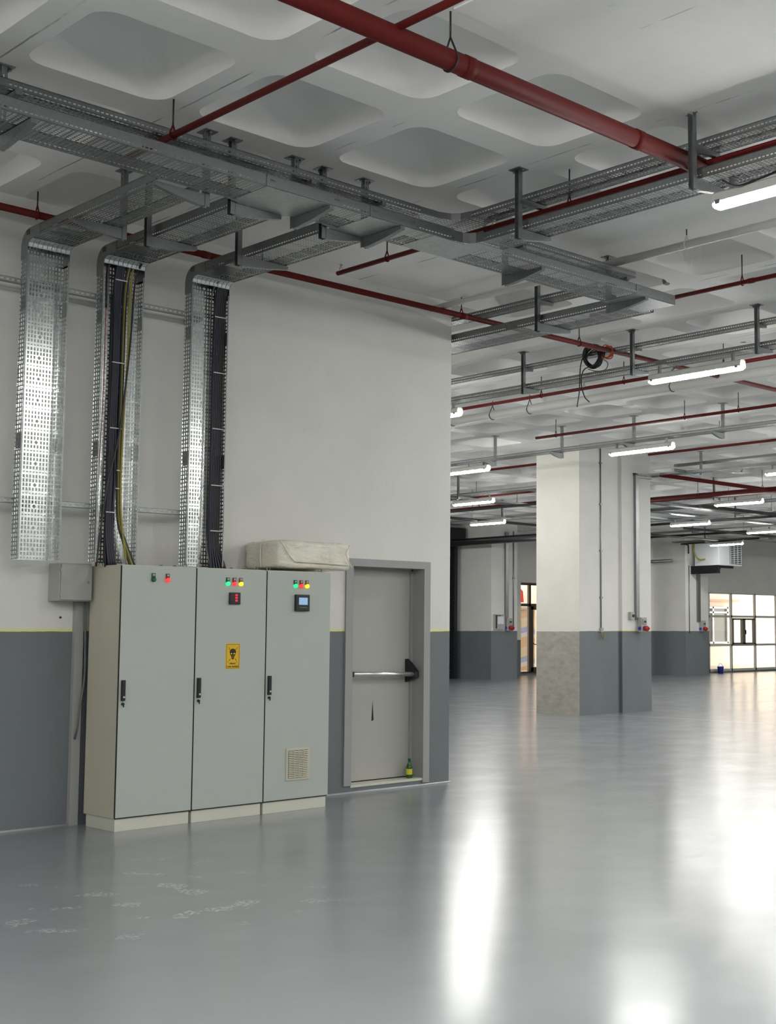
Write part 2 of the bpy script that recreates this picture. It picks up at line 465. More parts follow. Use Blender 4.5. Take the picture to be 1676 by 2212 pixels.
b.box(40.4, 29.6, 3.03, 49.4, 29.9, CEIL); b.box(49.4, 29.6, 0, 50, 29.9, CEIL); b.box(40.4, 29.6, 0, 49.4, 29.9, .06)
struct(b, 'wall_far', M['wall_plain'])
# cove of sealant where wall meets floor
b = MB(); b.tube([(4.0, WY-.004, .004), (5.36, WY-.004, .004)], .014, 6); b.tube([(7.44, WY-.004, .004), (9.50, WY-.004, .004)], .016, 6)
struct(b, 'baseboard_left', simple('glossy_sealant', sr(170, 173, 175), .15))

def pillar(name, label, boxes, mats):
    t = thing(name, label, 'pillar', (boxes[0][0], boxes[0][1], 0))
    for (pn, *bx), m in zip([(n_,)+tuple(v) for n_, v in zip(mats[1], boxes)], mats[0]):
        MB().box(bx[0], bx[1], 0, bx[2], bx[3], CEIL).build(pn, M[m], t)
    return t
t = thing('pillar', 'wide free-standing white pillar with grey lower half and a bare concrete side face', 'pillar', (18.56, 16.6, 0))
b = MB()
b.poly([(18.56,17.72,0),(18.56,16.6,0),(18.56,16.6,CEIL),(18.56,17.72,CEIL)], M['pillar_bare'])
b.poly([(18.56,16.6,0),(19.68,16.6,0),(19.68,16.6,CEIL),(18.56,16.6,CEIL)], M['wall_plain'])
b.poly([(19.68,16.6,0),(19.68,17.72,0),(19.68,17.72,CEIL),(19.68,16.6,CEIL)], M['wall_plain'])
b.poly([(19.68,17.72,0),(18.56,17.72,0),(18.56,17.72,CEIL),(19.68,17.72,CEIL)], M['wall_plain'])
b.build('shaft', None, t)
MB().box(19.68, 16.66, 0, 19.80, 17.66, CEIL).build('joint_strip', M['wall_plain'], t)
MB().box(19.80, 16.59, 0, 20.70, 17.72, CEIL).build('shaft', M['wall'], t)
t = thing('pillar', 'white and grey pillar beside the black roller shutter at the far end', 'pillar', (30.26, 30.93, 0))
MB().box(30.26, 30.93, 0, 31.47, 33.1, CEIL).build('shaft', M['wall_plain'], t)
t = thing('pillar', 'white and grey pillar left of the big far window, under the heater unit', 'pillar', (37.48, 28.48, 0))
MB().box(37.48, 28.48, 0, 38.83, 29.93, CEIL).build('shaft', M['wall_plain'], t)

# ------------------------------------------------------------------ fire door in the left wall
t = tag(bpy.data.objects.new('door_1', None), 'grey steel fire door with a push bar, recessed in the wall beside the cabinets', 'door', kind='structure'); C.objects.link(t); t['_loc'] = (0,0,0)
MB().box(8.165, WY+.19, .085, 9.11, WY+.24, 2.222, bev=.004).build('door_leaf', M['door'], t)
b = MB(); FY = WY-.02
b.box(8.095, FY, .075, 8.185, WY+.26, 2.295); b.box(9.115, FY, .03, 9.20, WY+.26, 2.295); b.box(8.185, FY, 2.22, 9.115, WY+.26, 2.295)
b.box(9.09, WY+.16, .075, 9.115, WY+.19, 2.22); b.box(8.185, WY+.16, 2.20, 9.115, WY+.19, 2.22)
b.build('door_frame', M['frame'], t)
MB().box(8.185, WY-.01, .055, 9.115, WY+.25, .078).build('threshold', M['plinth'], t)
MB().box(8.185, WY+.185, .078, 9.115, WY+.20, .088).build('bottom_gap', M['darkgap'], t)
pb = MB().tube([(8.23, WY+.06, 1.155), (9.06, WY+.06, 1.135)], .024, 12).build('push_bar', M['chrome'], t)
MB().box(8.205, WY+.03, 1.125, 8.25, WY+.19, 1.18, bev=.006).build('bar_bracket', M['black'], pb)
b = MB(); b.prism([(9.04, WY+.19, 1.29), (9.04, WY+.13, 1.25), (9.04, WY+.03, 1.16), (9.04, WY+.03, 1.10), (9.04, WY+.19, 1.05)], (.05, 0, 0)); b.build('bar_bracket', M['black'], pb)
b = MB(); b.poly([(8.612, WY+.1885, .88), (8.600, WY+.1885, .67), (8.628, WY+.1885, .68)]); b.build('scratch', M['darkgap'], t)

# green bottle on the sill
t = thing('bottle', 'small green glass bottle with a yellow label standing on the fire door sill', 'bottle', (9.02, WY+.085, .078))
b = MB(); b.lathe((9.02, WY+.085, .078), [(.028,0),(.032,.004),(.032,.105),(.028,.125),(.013,.155),(.0125,.185)]); b.build('glass_body', M['bottle'], t)
b = MB(); b.lathe((9.02, WY+.085, .078), [(.0326,.035),(.0328,.036),(.0328,.092),(.0326,.093)]); b.build('paper_label', M['bottlelabel'], t)
b = MB(); b.lathe((9.02, WY+.085, .078), [(.0145,.180),(.0145,.195),(.012,.198)]); b.build('cap', M['tag_g'], t)

# ------------------------------------------------------------------ electrical cabinets
CF, CB = 9.71, 10.21
def pilot(par, x, z, tagm, lamp):
    p = MB().box(x-.016, CF-.022, z-.008, x+.016, CF-.012, z+.034, bev=.002).build('pilot_tag', M[tagm], par)
    MB().box(x-.009, CF-.0245, z+.012, x+.009, CF-.022, z+.028).build('tag_plate', M['boxgrey'], p)
    b = MB(); b.tube([(x, CF-.012, z-.018), (x, CF-.03, z-.018), (x, CF-.036, z-.018)], .019, 14, radii=[.019, .019, .012]); b.build('pilot_lamp', M[lamp], par)
def text_mesh(body, size, loc, mat, par, name='lettering'):
    cu = bpy.data.curves.new(name, 'FONT'); cu.body = body; cu.size = size; cu.align_x = 'CENTER'; cu.extrude = .0004; cu.offset = size*.045
    to = bpy.data.objects.new(name, cu); C.objects.link(to)
    dg = bpy.context.evaluated_depsgraph_get(); me = bpy.data.meshes.new_from_object(to.evaluated_get(dg))
    C.objects.unlink(to); bpy.data.objects.remove(to)
    R = Matrix.Translation(Vector(loc)-Vector(par['_loc'])) @ Matrix.Rotation(PI/2, 4, 'X'); me.transform(R)
    me.materials.clear(); me.materials.append(mat)
    o = bpy.data.objects.new(name, me); C.objects.link(o); o.parent = par
    return o
def cabinet(x0, x1, label, lamps, extra=None):
    t = thing('electrical_cabinet', label, 'cabinet', (x0, CF, 0), 'steel cabinets standing in a row')
    g = .004
    b = MB(); b.box(x0+g, CF+.004, .10, x1-g, CB, 2.112, bev=.006)
    b.build('body', M['cab'], t)
    MB().box(x0+.012, CF+.008, 0, x1-.012, CB-.03, .10, bev=.003).build('plinth', M['plinth'], t)
    MB().box(x0+.006, CF-.004, .10, x1-.006, CF+.006, .11).build('bottom_gasket', M['darkgap'], t)
    d = MB().box(x0+.006, CF-.012, .108, x1-.004, CF+.002, 2.104, bev=.004).build('door', M['cab_door'], t)
    h = MB().box(x0+.022, CF-.036, 1.025, x0+.052, CF-.012, 1.19, bev=.005).build('handle', M['black'], d)
    b = MB(); b.tube([(x0+.038, CF-.036, 1.055), (x0+.038, CF-.040, 1.055)], .008, 12); b.build('lock', M['chrome'], d)
    b = MB(); b.tube([(x0+.038, CF-.012, 1.0), (x0+.038, CF-.03, 1.0)], .011, 12); b.box(x0+.034, CF-.036, .975, x0+.042, CF-.03, 1.0); b.build('key', M['black'], d)
    # seam at the left edge of the door
    MB().box(x0+.0005, CF-.008, .108, x0+.006, CF+.004, 2.104).build('seal', M['darkgap'], t)
    for lx, tg, lm in lamps: pilot(d, lx, 1.998 if lx > 6.9 else 2.0 if lx > 6 else 2.015, tg, lm)
    for ex in (x0+.06, x1-.07):
        for ey in (CF+.06, CB-.06):
            b = MB(); c = Vector((ex, ey, 2.126))
            b.tube([c+Vector((math.cos(a)*.017, 0, math.sin(a)*.017)) for a in [2*PI*k/14 for k in range(15)]], .0045, 6)
            b.build('lifting_eye', M['galv'], t)
    return t, d
GAP = lambda *a: None
t1, d1 = cabinet(5.350, 6.035, 'leftmost tall cream steel cabinet with one dark green and one lit red lamp', [(5.632,'tag_g','led_goff'), (5.762,'tag_r','led_r')])
t2, d2 = cabinet(6.037, 6.738, 'middle tall steel cabinet with the yellow skull sign and small red digit meter', [(6.337,'tag_g','led_g'), (6.402,'tag_r','led_r'), (6.467,'tag_y','led_y')])
t3, d3 = cabinet(6.740, 7.437, 'rightmost tall steel cabinet with a blue screen and a low vent grille', [(7.038,'tag_g','led_g'), (7.101,'tag_r','led_r'), (7.164,'tag_y','led_y')])
# digit meter on the middle door
m = MB().box(6.352, CF-.034, 1.806, 6.458, CF-.012, 1.908, bev=.006).build('meter', M['black'], d2)
b = MB()
for k, z in enumerate((1.885, 1.862, 1.838)):
    for q in range(2):
        x = 6.405+q*.013
        b.box(x, CF-.0355, z-.008, x+.008, CF-.034, z+.009)
b.build('digits', M['seg'], m)
for z in (1.885, 1.862, 1.838): MB().box(6.366, CF-.035, z-.001, 6.390, CF-.034, z+.001).build('meter_marking', M['tag_r'], m)
# screen controller on the right door
m = MB().box(7.032, CF-.042, 1.755, 7.182, CF-.012, 1.904, bev=.009).build('controller', M['black'], d3)
b = MB(); b.box(7.062, CF-.044, 1.812, 7.156, CF-.042, 1.876); b.build('screen', M['lcd'], m)
b = MB()
for k in range(5): b.box(7.072+k*.017, CF-.044, 1.786, 7.082+k*.017, CF-.042, 1.790)
b.build('button', M['boxgrey'], m)
# vent
v = MB(); v.box(6.969, CF-.020, .268, 7.222, CF-.012, .549, bev=.003); v = v.build('vent', M['cab'], d3)
b = MB(); b.box(6.992, CF-.0215, .290, 7.200, CF-.020, .527, M['darkgap'])
for k in range(15):
    z = .293+k*.0156
    b.prism([(6.992, CF-.030, z), (6.992, CF-.022, z+.011), (6.992, CF-.020, z+.011), (6.992, CF-.028, z)], (.208, 0, 0), M['cab'])
for x in (7.044, 7.096, 7.148): b.box(x-.002, CF-.031, .290, x+.002, CF-.021, .527, M['cab'])
b.build('louvre', None, v)
# skull sign
sgn = MB().box(6.333, CF-.0135, 1.256, 6.474, CF-.012, 1.474).build('warning_sign', M['signy'], d2)
def flat(par, polys, mat, name, y=CF-.0142):
    b = MB()
    for pl in polys: b.prism([(x, y, z) for x, z in pl], (0, .0006, 0))
    return b.build(name, mat, par)
def ell(cx, cz, rx, rz, n=20, a0=0, a1=2*PI): return [(cx+rx*math.cos(a0+(a1-a0)*k/n), cz+rz*math.sin(a0+(a1-a0)*k/n)) for k in range(n)]
x0, x1, z0, z1 = 6.340, 6.467, 1.263, 1.467; w = .0028
flat(sgn, [[(x0,z0),(x1,z0),(x1,z0+w),(x0,z0+w)], [(x0,z1-w),(x1,z1-w),(x1,z1),(x0,z1)], [(x0,z0),(x0+w,z0),(x0+w,z1),(x0,z1)], [(x1-w,z0),(x1,z0),(x1,z1),(x1-w,z1)]], M['ink'], 'border')
cx = 6.4035
flat(sgn, [ell(cx, 1.402, .031, .027), [(cx-.029,1.398),(cx-.024,1.372),(cx-.014,1.366),(cx-.013,1.345),(cx,1.336),(cx+.013,1.345),(cx+.014,1.366),(cx+.024,1.372),(cx+.029,1.398)]], M['ink'], 'skull')
flat(sgn, [ell(cx-.0125, 1.387, .0085, .0075), ell(cx+.0125, 1.387, .0085, .0075), [(cx-.004,1.366),(cx+.004,1.366),(cx,1.376)], [(cx-.008,1.352),(cx+.008,1.352),(cx+.008,1.355),(cx-.008,1.355)]], M['signy'], 'skull_face', CF-.0150)
def bolt(x0, z0, x1, z1, w=.0018):
    d = Vector((x1-x0, 0, z1-z0)).normalized(); n = (-d.z*w, d.x*w); mx, mz = (x0+x1)/2, (z0+z1)/2
    return [[(x0-n[0],z0-n[1]),(mx+n[0]*2,mz+n[1]*2),(mx+n[0]*3,mz+n[1]*3),(x0+n[0],z0+n[1])], [(mx-n[0]*3,mz-n[1]*3),(x1,z1),(mx+n[0],mz+n[1])]]
for bb in ((cx-.045,1.442,cx-.026,1.416), (cx+.045,1.442,cx+.026,1.416), (cx-.047,1.310,cx-.020,1.350), (cx+.047,1.310,cx+.020,1.350)): flat(sgn, bolt(*bb), M['ink'], 'lightning_bolt')
text_mesh('DİKKAT', .0165, (cx, CF-.0138, 1.297), M['ink'], sgn)
text_mesh('ÖLÜM TEHLİKESİ', .0145, (cx, CF-.0138, 1.272), M['ink'], sgn)

# wrapped bundle lying on the cabinets
def bundle():
    t = thing('wrapped_bundle', 'long bundle in cloudy plastic stretch wrap lying on top of the cabinets', 'bundle', (6.96, 9.76, 2.145))
    def blob(x0, x1, y0, y1, z0, z1, nx, ny, nz, name, seed):
        b = MB(); random.seed(seed); bm = b.bm; bmesh.ops.create_cube(bm, size=1)
        bmesh.ops.subdivide_edges(bm, edges=bm.edges, cuts=9, use_grid_fill=True)
        from mathutils import noise
        for v in bm.verts:
            c = v.co*2
            # superellipsoid rounding
            n = 14; L = (abs(c.x)**n+abs(c.y)**n+abs(c.z)**n)**(1/n); c = c/L
            p = Vector(((x0+x1)/2+c.x*(x1-x0)/2, (y0+y1)/2+c.y*(y1-y0)/2, (z0+z1)/2+c.z*(z1-z0)/2))
            q = noise.noise_vector(p*5+Vector((seed,0,0)))*.011+noise.noise_vector(p*13)*.005
            v.co = p+q
        for f in bm.faces: f.smooth = True
        o = b.build(name, M['wrap'], t); md = o.modifiers.new('s', 'SUBSURF'); md.levels = 1; md.render_levels = 2
        return o
    o = blob(6.89, 7.715, 9.745, 10.305, 2.135, 2.395, 1, 1, 1, 'wrapped_block', 3)
    b = MB()
    for y in (10.0,):
        b.tube(spline([(6.882, y, 2.15), (6.877, y+.01, 2.26), (6.885, y, 2.385), (6.93, y-.01, 2.402)], 5), .007, 6)
    b.tube(spline([(6.90, 9.735, 2.385), (6.98, 9.728, 2.27), (7.06, 9.728, 2.2), (7.10, 9.725, 2.20), (7.58, 9.725, 2.19), (7.66, 9.728, 2.19)], 5), .006, 6)
    b.tube(spline([(7.68, 9.735, 2.37), (7.63, 9.726, 2.30), (7.66, 9.726, 2.22), (7.70, 9.735, 2.17)], 5), .006, 6)
    b.build('folded_edge', M['wrap'], t)
bundle()

# grey wall box, trunking and cable at the back left of the cabinets
t = thing('junction_box', 'grey hinged junction box on the wall left of the cabinets, above the paint line', 'box', (5.05, WY-.18, 1.82))
MB().box(5.05, WY-.185, 1.822, 5.325, WY, 2.128, bev=.004).build('housing', M['boxgrey'], t)
l = MB().box(5.062, WY-.20, 1.83, 5.327, WY-.185, 2.122, bev=.006).build('lid', M['boxgrey'], t)
MB().tube([(5.295, WY-.20, 1.975), (5.295, WY-.206, 1.975)], .008, 12).build('lock', M['galv'], l)
for z in (1.86, 2.06): MB().box(5.055, WY-.198, z, 5.063, WY-.186, z+.03).build('hinge', M['boxgrey'], t)
b = MB(); b.box(5.27, WY-.05, .0, 5.345, WY, 1.822, bev=.003); b.box(5.28, WY-.05, 1.82, 5.345, WY-.04, 1.822); tag(b.build('cable_trunking', M['trunk']), 'slim grey trunking running down the wall behind the left cabinet', 'trunking')
b = MB(); b.tube(spline([(5.33, WY-.09, 1.82), (5.34, WY-.09, 1.5), (5.338, WY-.10, 1.2), (5.30, WY-.11, .95), (5.285, WY-.11, .80), (5.29, WY-.06, .70)], 8), .008, 8)
tag(b.build('cable', M['cgrey']), 'grey cable drooping beside the trunking down the left side of the cabinets', 'cable')
for k, x in enumerate((5.162, 5.283)):
    b = MB(); b.tube([(x, WY+.001, 1.69), (x, WY-.008, 1.69)], .009, 10)
    tag(b.build('wall_plug', M['black']), ('left' if k == 0 else 'right')+' one of two small black wall plugs below the grey junction box', 'wall plug', 'wall plugs below the box')

# ------------------------------------------------------------------ cable trays
def tray(label, axis, a0, a1, c0, c1, z, h, group=None, rails=((None,), (None,)), name='cable_tray', joints=(), bright=False, ends=False):
    """straight horizontal tray: axis X or Y, from a0 to a1, between c0 and c1 across, base height z, rail height h
       rails: for the low and high side a list of (start, end) gaps-free spans"""
    V = (lambda a, c, zz: (a, c, zz)) if axis == 'X' else (lambda a, c, zz: (c, a, zz))
    du = Vector(V(1, 0, 0)); dv = Vector(V(0, 1, 0)); mid = (c0+c1)/2
    t = thing(name, label, 'cable tray', V(a0, c0, z), group)
    b = MB(); b.sheet(V(a0, c0, z), du, dv, a1-a0, c1-c0, None, v0=-(c1-c0)/2, u0=a0)
    b.build('tray_base', M['perf_bright' if bright else 'perf'], t)
    for side, c in ((0, c0), (1, c1)):
        spans = rails[side]; inn = 1 if side == 0 else -1
        if spans == (None,): spans = ((a0, a1),)
        if not spans: continue
        b = MB()
        for s0, s1 in spans:
            b.sheet(V(s0, c, z), du, (0,0,1), s1-s0, h, M['rail'], u0=s0)
            # rolled lips top and bottom
            def bx(ca, cb, za, zb):
                p, q = V(s0, ca, za), V(s1, cb, zb); b.box(p[0], p[1], p[2], q[0], q[1], q[2], M['galv'])
            bx(c, c+inn*.010, z+h-.003, z+h+.001); bx(c, c+inn*.006, z-.0015, z+.002)
        b.build('side_rail', None, t)
    for j0, j1 in joints:
        b = MB(); p, q = V(j0, c0+.004, z-.004), V(j1, c1-.004, z-.001); b.box(*p, *q); b.build('joint_plate', M['sheet'], t)
        b = MB()
        for c, sg in ((c0, -1),):
            p, q = V(j0, c+sg*.002, z+.001), V(j1, c+sg*.0045, z+h-.004)
            b.box(*p, *q)
            for k in range(4):
                for e in (j0+.05, j1-.05):
                    cc = V(e+(k-1.5)*.012, c+sg*.006, z+h*.55); b.tube([cc, Vector(cc)+Vector(V(0, sg*.004, 0))], .004, 6)
        if rails[0]: b.build('splice_plate', M['galv'], t)
        else: b.bm.free()
    return t

Z1, Z2, ZB = 4.66, 4.90, 4.66          # lower, upper and branch tray level
T1 = tray('wide lower main cable tray running left to right above the cabinets', 'X', 2.3, 9.78, 7.52, 7.93, Z1, .09,
     rails=(((2.3, 6.93), (7.50, 9.78)), ((2.3, 9.40),)), joints=((5.16, 5.82), (6.08, 6.55), (9.20, 9.77)))
b = MB()
pts = [(6.93,7.52),(7.02,7.515),(7.07,7.49),(7.095,7.44),(7.10,7.36)]
for (xa,ya),(xb,yb) in zip(pts, pts[1:]): b.poly([(xa,ya,Z1),(xb,yb,Z1),(xb,yb,Z1+.085),(xa,ya,Z1+.085)])
b.build('corner_rail', M['galv'], T1); b = MB()
pts = [(7.50,7.52),(7.43,7.51),(7.39,7.47),(7.38,7.40)]
for (xa,ya),(xb,yb) in zip(pts, pts[1:]): b.poly([(xa,ya,Z1),(xb,yb,Z1),(xb,yb,Z1+.07),(xa,ya,Z1+.07)])
b.build('corner_rail', M['galv'], T1)
b = MB(); b.box(6.72, 7.53, Z1-.004, 7.26, 7.925, Z1-.001); b.prism([(7.06,7.53,Z1-.004),(7.10,7.42,Z1-.004),(7.38,7.42,Z1-.004),(7.45,7.53,Z1-.004)], (0,0,.003)); b.build('joint_plate', M['sheet'], T1)
for xa_, xb_ in ((5.245, 5.616), (6.075, 6.36)):     # flared outlet plates towards the branch trays
    b = MB(); b.prism([(xa_-.14, 7.925, Z1-.004), (xb_+.12, 7.925, Z1-.004), (xb_+.03, 7.96, Z1-.004), (xb_, 8.04, Z1-.004), (xa_, 8.04, Z1-.004), (xa_-.03, 7.96, Z1-.004)], (0, 0, .003)); b.build('outlet_plate', M['sheet'], T1)
b = MB(); b.box(9.775, 7.52, Z1, 9.78, 7.93, Z1+.06); b.build('end_plate', M['galv'], T1)

T2 = tray('narrow upper galvanised cable tray above and behind the wide lower one, left to right', 'X', 2.3, 6.92, 7.75, 7.92, Z2, .055, rails=(((2.3, 6.78),), ((2.3, 6.92),)))
tray('short narrow upper tray continuing past the corner, ending over the open floor', 'X', 7.45, 9.44, 7.72, 7.93, Z2-.01, .055, ends=True)
T2b = thing('cable_tray_corner', 'rounded upper tray corner where the narrow tray turns right', 'cable tray', (7.0, 7.75, Z2))
b = MB()
b.poly([(6.92,7.92,Z2),(6.92,7.75,Z2),(7.06,7.72,Z2),(7.12,7.66,Z2),(7.14,7.55,Z2),(7.34,7.55,Z2),(7.45,7.72,Z2),(7.45,7.92,Z2)], None, False, [(6.92,.08),(6.92,-.08),(7.06,-.1),(7.12,-.15),(7.14,-.2),(7.34,-.2),(7.45,-.1),(7.45,.08)])
b.build('tray_base', M['perf'], T2b)
b = MB(); pts = [(6.78,7.75),(6.98,7.745),(7.07,7.71),(7.12,7.65),(7.14,7.54)]
for (xa,ya),(xb,yb) in zip(pts, pts[1:]): b.poly([(xa,ya,Z2),(xb,yb,Z2),(xb,yb,Z2+.055),(xa,ya,Z2+.055)])
b.build('corner_rail', M['galv'], T2b); b = MB()
pts = [(7.34,7.54),(7.37,7.64),(7.45,7.72)]
for (xa,ya),(xb,yb) in zip(pts, pts[1:]): b.poly([(xa,ya,Z2),(xb,yb,Z2),(xb,yb,Z2+.055),(xa,ya,Z2+.055)])
b.build('corner_rail', M['galv'], T2b)
tray('lower tray branching right from the corner, above the nearest lamp', 'Y', 0.5, 7.50, 7.10, 7.38, Z1, .07, rails=(((.5, 7.36),), ((.5, 7.40),)))
tray('narrow upper tray branching right from the corner, over the lower one', 'Y', 0.5, 7.55, 7.14, 7.34, Z2, .05)
# branches from the vertical wall trays
VT = [(4.600, 4.948), (5.245, 5.616), (6.075, 6.448)]
VN = ['leftmost', 'middle', 'rightmost']
YF, YB = 9.94, 10.05     # front edge and back plate of the wall trays
for k, (xa, xb) in enumerate(VT):
    t = tray('%s of the three perforated trays crossing from the wall bend to the main tray' % VN[k], 'Y', 8.03, YF-.05, xa, xb, ZB, .09, 'short trays from wall to main tray', name='branch_cable_tray')
    t = thing('vertical_cable_tray', ['leftmost empty perforated steel tray standing on the wall above the junction box',
        'middle perforated wall tray with black and yellow cables down its middle',
        'rightmost perforated wall tray with navy cables packed along its right edge'][k], 'cable tray', (xa, YB, 2.14), 'perforated trays on the wall')
    zb = 2.135
    b = MB(); b.sheet((xa, YB, zb), (0,0,1), (1,0,0), ZB+.01-zb, xb-xa, None, v0=-(xb-xa)/2); b.build('tray_base', M['perf_bright'], t)
    for x, inn in ((xa, 1), (xb, -1)):
        b = MB(); b.sheet((x, YB, zb), (0,0,1), (0,-1,0), ZB-.13-zb, YB-YF, M['rail2'], v0=.008)
        b.box(x, YF, zb, x+inn*.012, YF+.002, ZB-.11, M['galv']); b.build('side_rail', None, t)
    # bend: two rounded cheeks, outer skin and the bright slotted lip
    ro = .14; yb, zt = YB+.004, ZB+.09
    out = [(yb, ZB-.15)]+[(yb-ro+ro*math.cos(a), zt-ro+ro*math.sin(a)) for a in [PI/2*q/8 for q in range(9)]]+[(YF-.20, zt)]
    inner = [(YF-.20, ZB), (YF-.06, ZB), (YF-.02, ZB-.015), (YF, ZB-.05), (YF, ZB-.15)]
    for x, e in ((xa, -.003), (xb, .003)):
        b = MB(); b.prism([(x, y, z) for y, z in out+inner], (e, 0, 0), M['galv'])
        for q in range(4):
            yy = YF-.03+q*.016; b.box(x+(e*1.2), yy, ZB+.035, x+e*1.6, yy+.004, ZB+.078, M['darkgap'])
        b.build('bend_cheek', None, t)
    b = MB()
    for p, q in zip(out[1:], out[2:]):
        b.poly([(xa, p[0], p[1]), (xb, p[0], p[1]), (xb, q[0], q[1]), (xa, q[0], q[1])])
    b.build('bend_skin', M['galv'], t)
    b = MB(); n = 9
    lip = [(YF-.075, ZB-.004), (YF-.035, ZB-.008), (YF-.012, ZB-.024), (YF-.004, ZB-.05)]
    for q in range(n):
        u0 = xa+(xb-xa)*(q+.06)/n; u1 = xa+(xb-xa)*(q+.94)/n
        for p, r in zip(lip, lip[1:]): b.poly([(u0,p[0],p[1]),(u1,p[0],p[1]),(u1,r[0],r[1]),(u0,r[0],r[1])])
    for z_ in (lip[0], lip[-1]): b.box(xa, z_[0]-.004, z_[1]-.004, xb, z_[0]+.004, z_[1]+.001)
    b.build('bend_lip', M['galv_bright'], t)
    # seam brackets on the rails
    for zz in (4.1, 3.0):
        for xs_ in (xb-.006, xa+.003): MB().box(xs_, YF+.01, zz, xs_+.003, YF+.09, zz+.12).build('splice_plate', M['galv'], t)

# horizontal slotted wall rails behind the vertical trays
for z, nm in ((4.345, 'upper'), (2.597, 'lower')):
    t = thing('slotted_wall_rail', '%s horizontal slotted steel rail fixed to the wall behind the vertical trays' % nm, 'rail', (4.0, WY, z))
    b = MB(); b.sheet((3.8, YB+.006, z-.02), (1,0,0), (0,0,1), 2.45, .04, M['post'], v0=-.02)
    b.box(3.8, YB+.006, z+.018, 6.25, YB+.046, z+.021, M['galv']); b.box(3.8, YB+.006, z-.021, 6.25, YB+.046, z-.018, M['galv'])
    b.build('channel', None, t)
    for x in (4.78, 5.43, 6.26): MB().box(x-.02, YB+.046, z-.03, x+.02, WY+.002, z+.03).build('wall_bracket', M['galv'], t)

# ------------------------------------------------------------------ tray hangers
def hanger(X, Y, d, arms, zbot, label, group, ztop=CEIL, w=.044, detail=True):
    """slotted post under the ceiling with tapered cantilever arms; d = arm direction"""
    t = thing('tray_hanger', label, 'hanger', (X, Y, ztop), group)
    d = Vector(d); s = Vector((-d.y, d.x, 0))
    def B(b, a0, a1, c0, c1, z0, z1, m=None):
        p = Vector((X, Y, 0))+d*a0+s*c0; q = Vector((X, Y, 0))+d*a1+s*c1
        b.box(p.x, p.y, z0, q.x, q.y, z1, m)
    h = w/2
    b = MB()
    o = Vector((X, Y, zbot))+d*h-s*h
    b.sheet(o, (0,0,1), s, ztop-zbot, w, M['post'], v0=-h)
    B(b, -h*.8, h, -h, -h+.003, zbot, ztop, M['galv']); B(b, -h*.8, h, h-.003, h, zbot, ztop, M['galv'])
    b.build('post', None, t)
    b = MB(); B(b, -.05, .05, -.06, .06, ztop-.007, ztop, M['galv'])
    if detail:
        for sg in (-1, 1):
            p = Vector((X, Y, 0))+s*(sg*.045); b.tube([(p.x, p.y, ztop-.02), (p.x, p.y, ztop-.007)], .009, 6, M['galv'])
            p0 = Vector((X, Y, ztop-.007))
            b.prism([p0+s*(sg*h), p0+s*(sg*(h+.03)), p0+s*(sg*h)+Vector((0,0,-.04))], d*.003, M['galv'])
    b.build('base_plate', None, t)
    for zt, ln, rd in arms:
        b = MB()
        for sg in (-1, 1):
            p0 = Vector((X, Y, 0))+d*h+s*(sg*.018)
            b.prism([p0+Vector((0,0,zt-rd)), p0+d*.05+Vector((0,0,zt-rd)), p0+d*(ln*.55)+Vector((0,0,zt-rd*.75)), p0+d*ln+Vector((0,0,zt-.03)), p0+d*ln+Vector((0,0,zt-.003)), p0+Vector((0,0,zt-.003))], s*(sg*.0025))
        bot = [(0, zt-rd), (.05, zt-rd), (ln*.55, zt-rd*.75), (ln, zt-.03)]
        for (a0, za), (a1, zb) in zip(bot, bot[1:]):
            q = Vector((X, Y, 0))+d*h
            b.poly([q+d*a0-s*.018+Vector((0,0,za)), q+d*a1-s*.018+Vector((0,0,zb)), q+d*a1+s*.018+Vector((0,0,zb)), q+d*a0+s*.018+Vector((0,0,za))])
        q = Vector((X, Y, 0))+d*h+d*ln
        b.poly([q-s*.018+Vector((0,0,zt-.03)), q+s*.018+Vector((0,0,zt-.03)), q+s*.018+Vector((0,0,zt-.003)), q-s*.018+Vector((0,0,zt-.003))])
        q = Vector((X, Y, 0))+d*(h-.003)   # root plate
        b.prism([q-s*.022+Vector((0,0,zt-rd-.004)), q+s*.022+Vector((0,0,zt-rd-.004)), q+s*.022+Vector((0,0,zt+.01)), q-s*.022+Vector((0,0,zt+.01))], d*.004)
        b.build('arm', M['galv'], t)
    return t
G = 'slotted ceiling posts carrying cable trays'
mY = (0, -1, 0); pX = (1, 0, 0); nX = (-1, 0, 0)
yp = 7.972
main = [(3.486, 'leftmost ceiling post of the main tray, cut by the photo edge'),
        (5.718, 'ceiling post of the main tray above the middle wall tray branch, with two arms'),
        (6.389, 'ceiling post of the main tray above the rightmost branch, with two arms'),
        (7.95, 'ceiling post just right of the tray corner, mostly hidden by the trays'),
        (9.341, 'ceiling post near the open end of the main tray')]
for x, lb in main:
    hanger(x, yp, mY, [(Z1-.003, .44, .085), (Z2-.003 if x != 9.341 else Z2-.013, .22, .055)], 4.575, lb, G)
for (x, y, d, ln, lb) in ((4.975, 7.99, nX, .39, 'back ceiling post carrying the leftmost branch tray'), (5.19, 8.00, pX, .40, 'back ceiling post carrying the middle branch tray'), (6.00, 8.00, pX, .34, 'back ceiling post carrying the rightmost branch tray'),
    (4.975, 9.14, nX, .39, 'front ceiling post beside the leftmost branch tray, near the wall bends'), (5.19, 9.16, pX, .41, 'front ceiling post beside the middle branch tray, near the wall bends'), (5.98, 9.10, pX, .46, 'front ceiling post beside the rightmost branch tray, near the wall bends')):
    hanger(x, y, d, [(ZB-.003, ln, .085)], 4.57, lb, G)
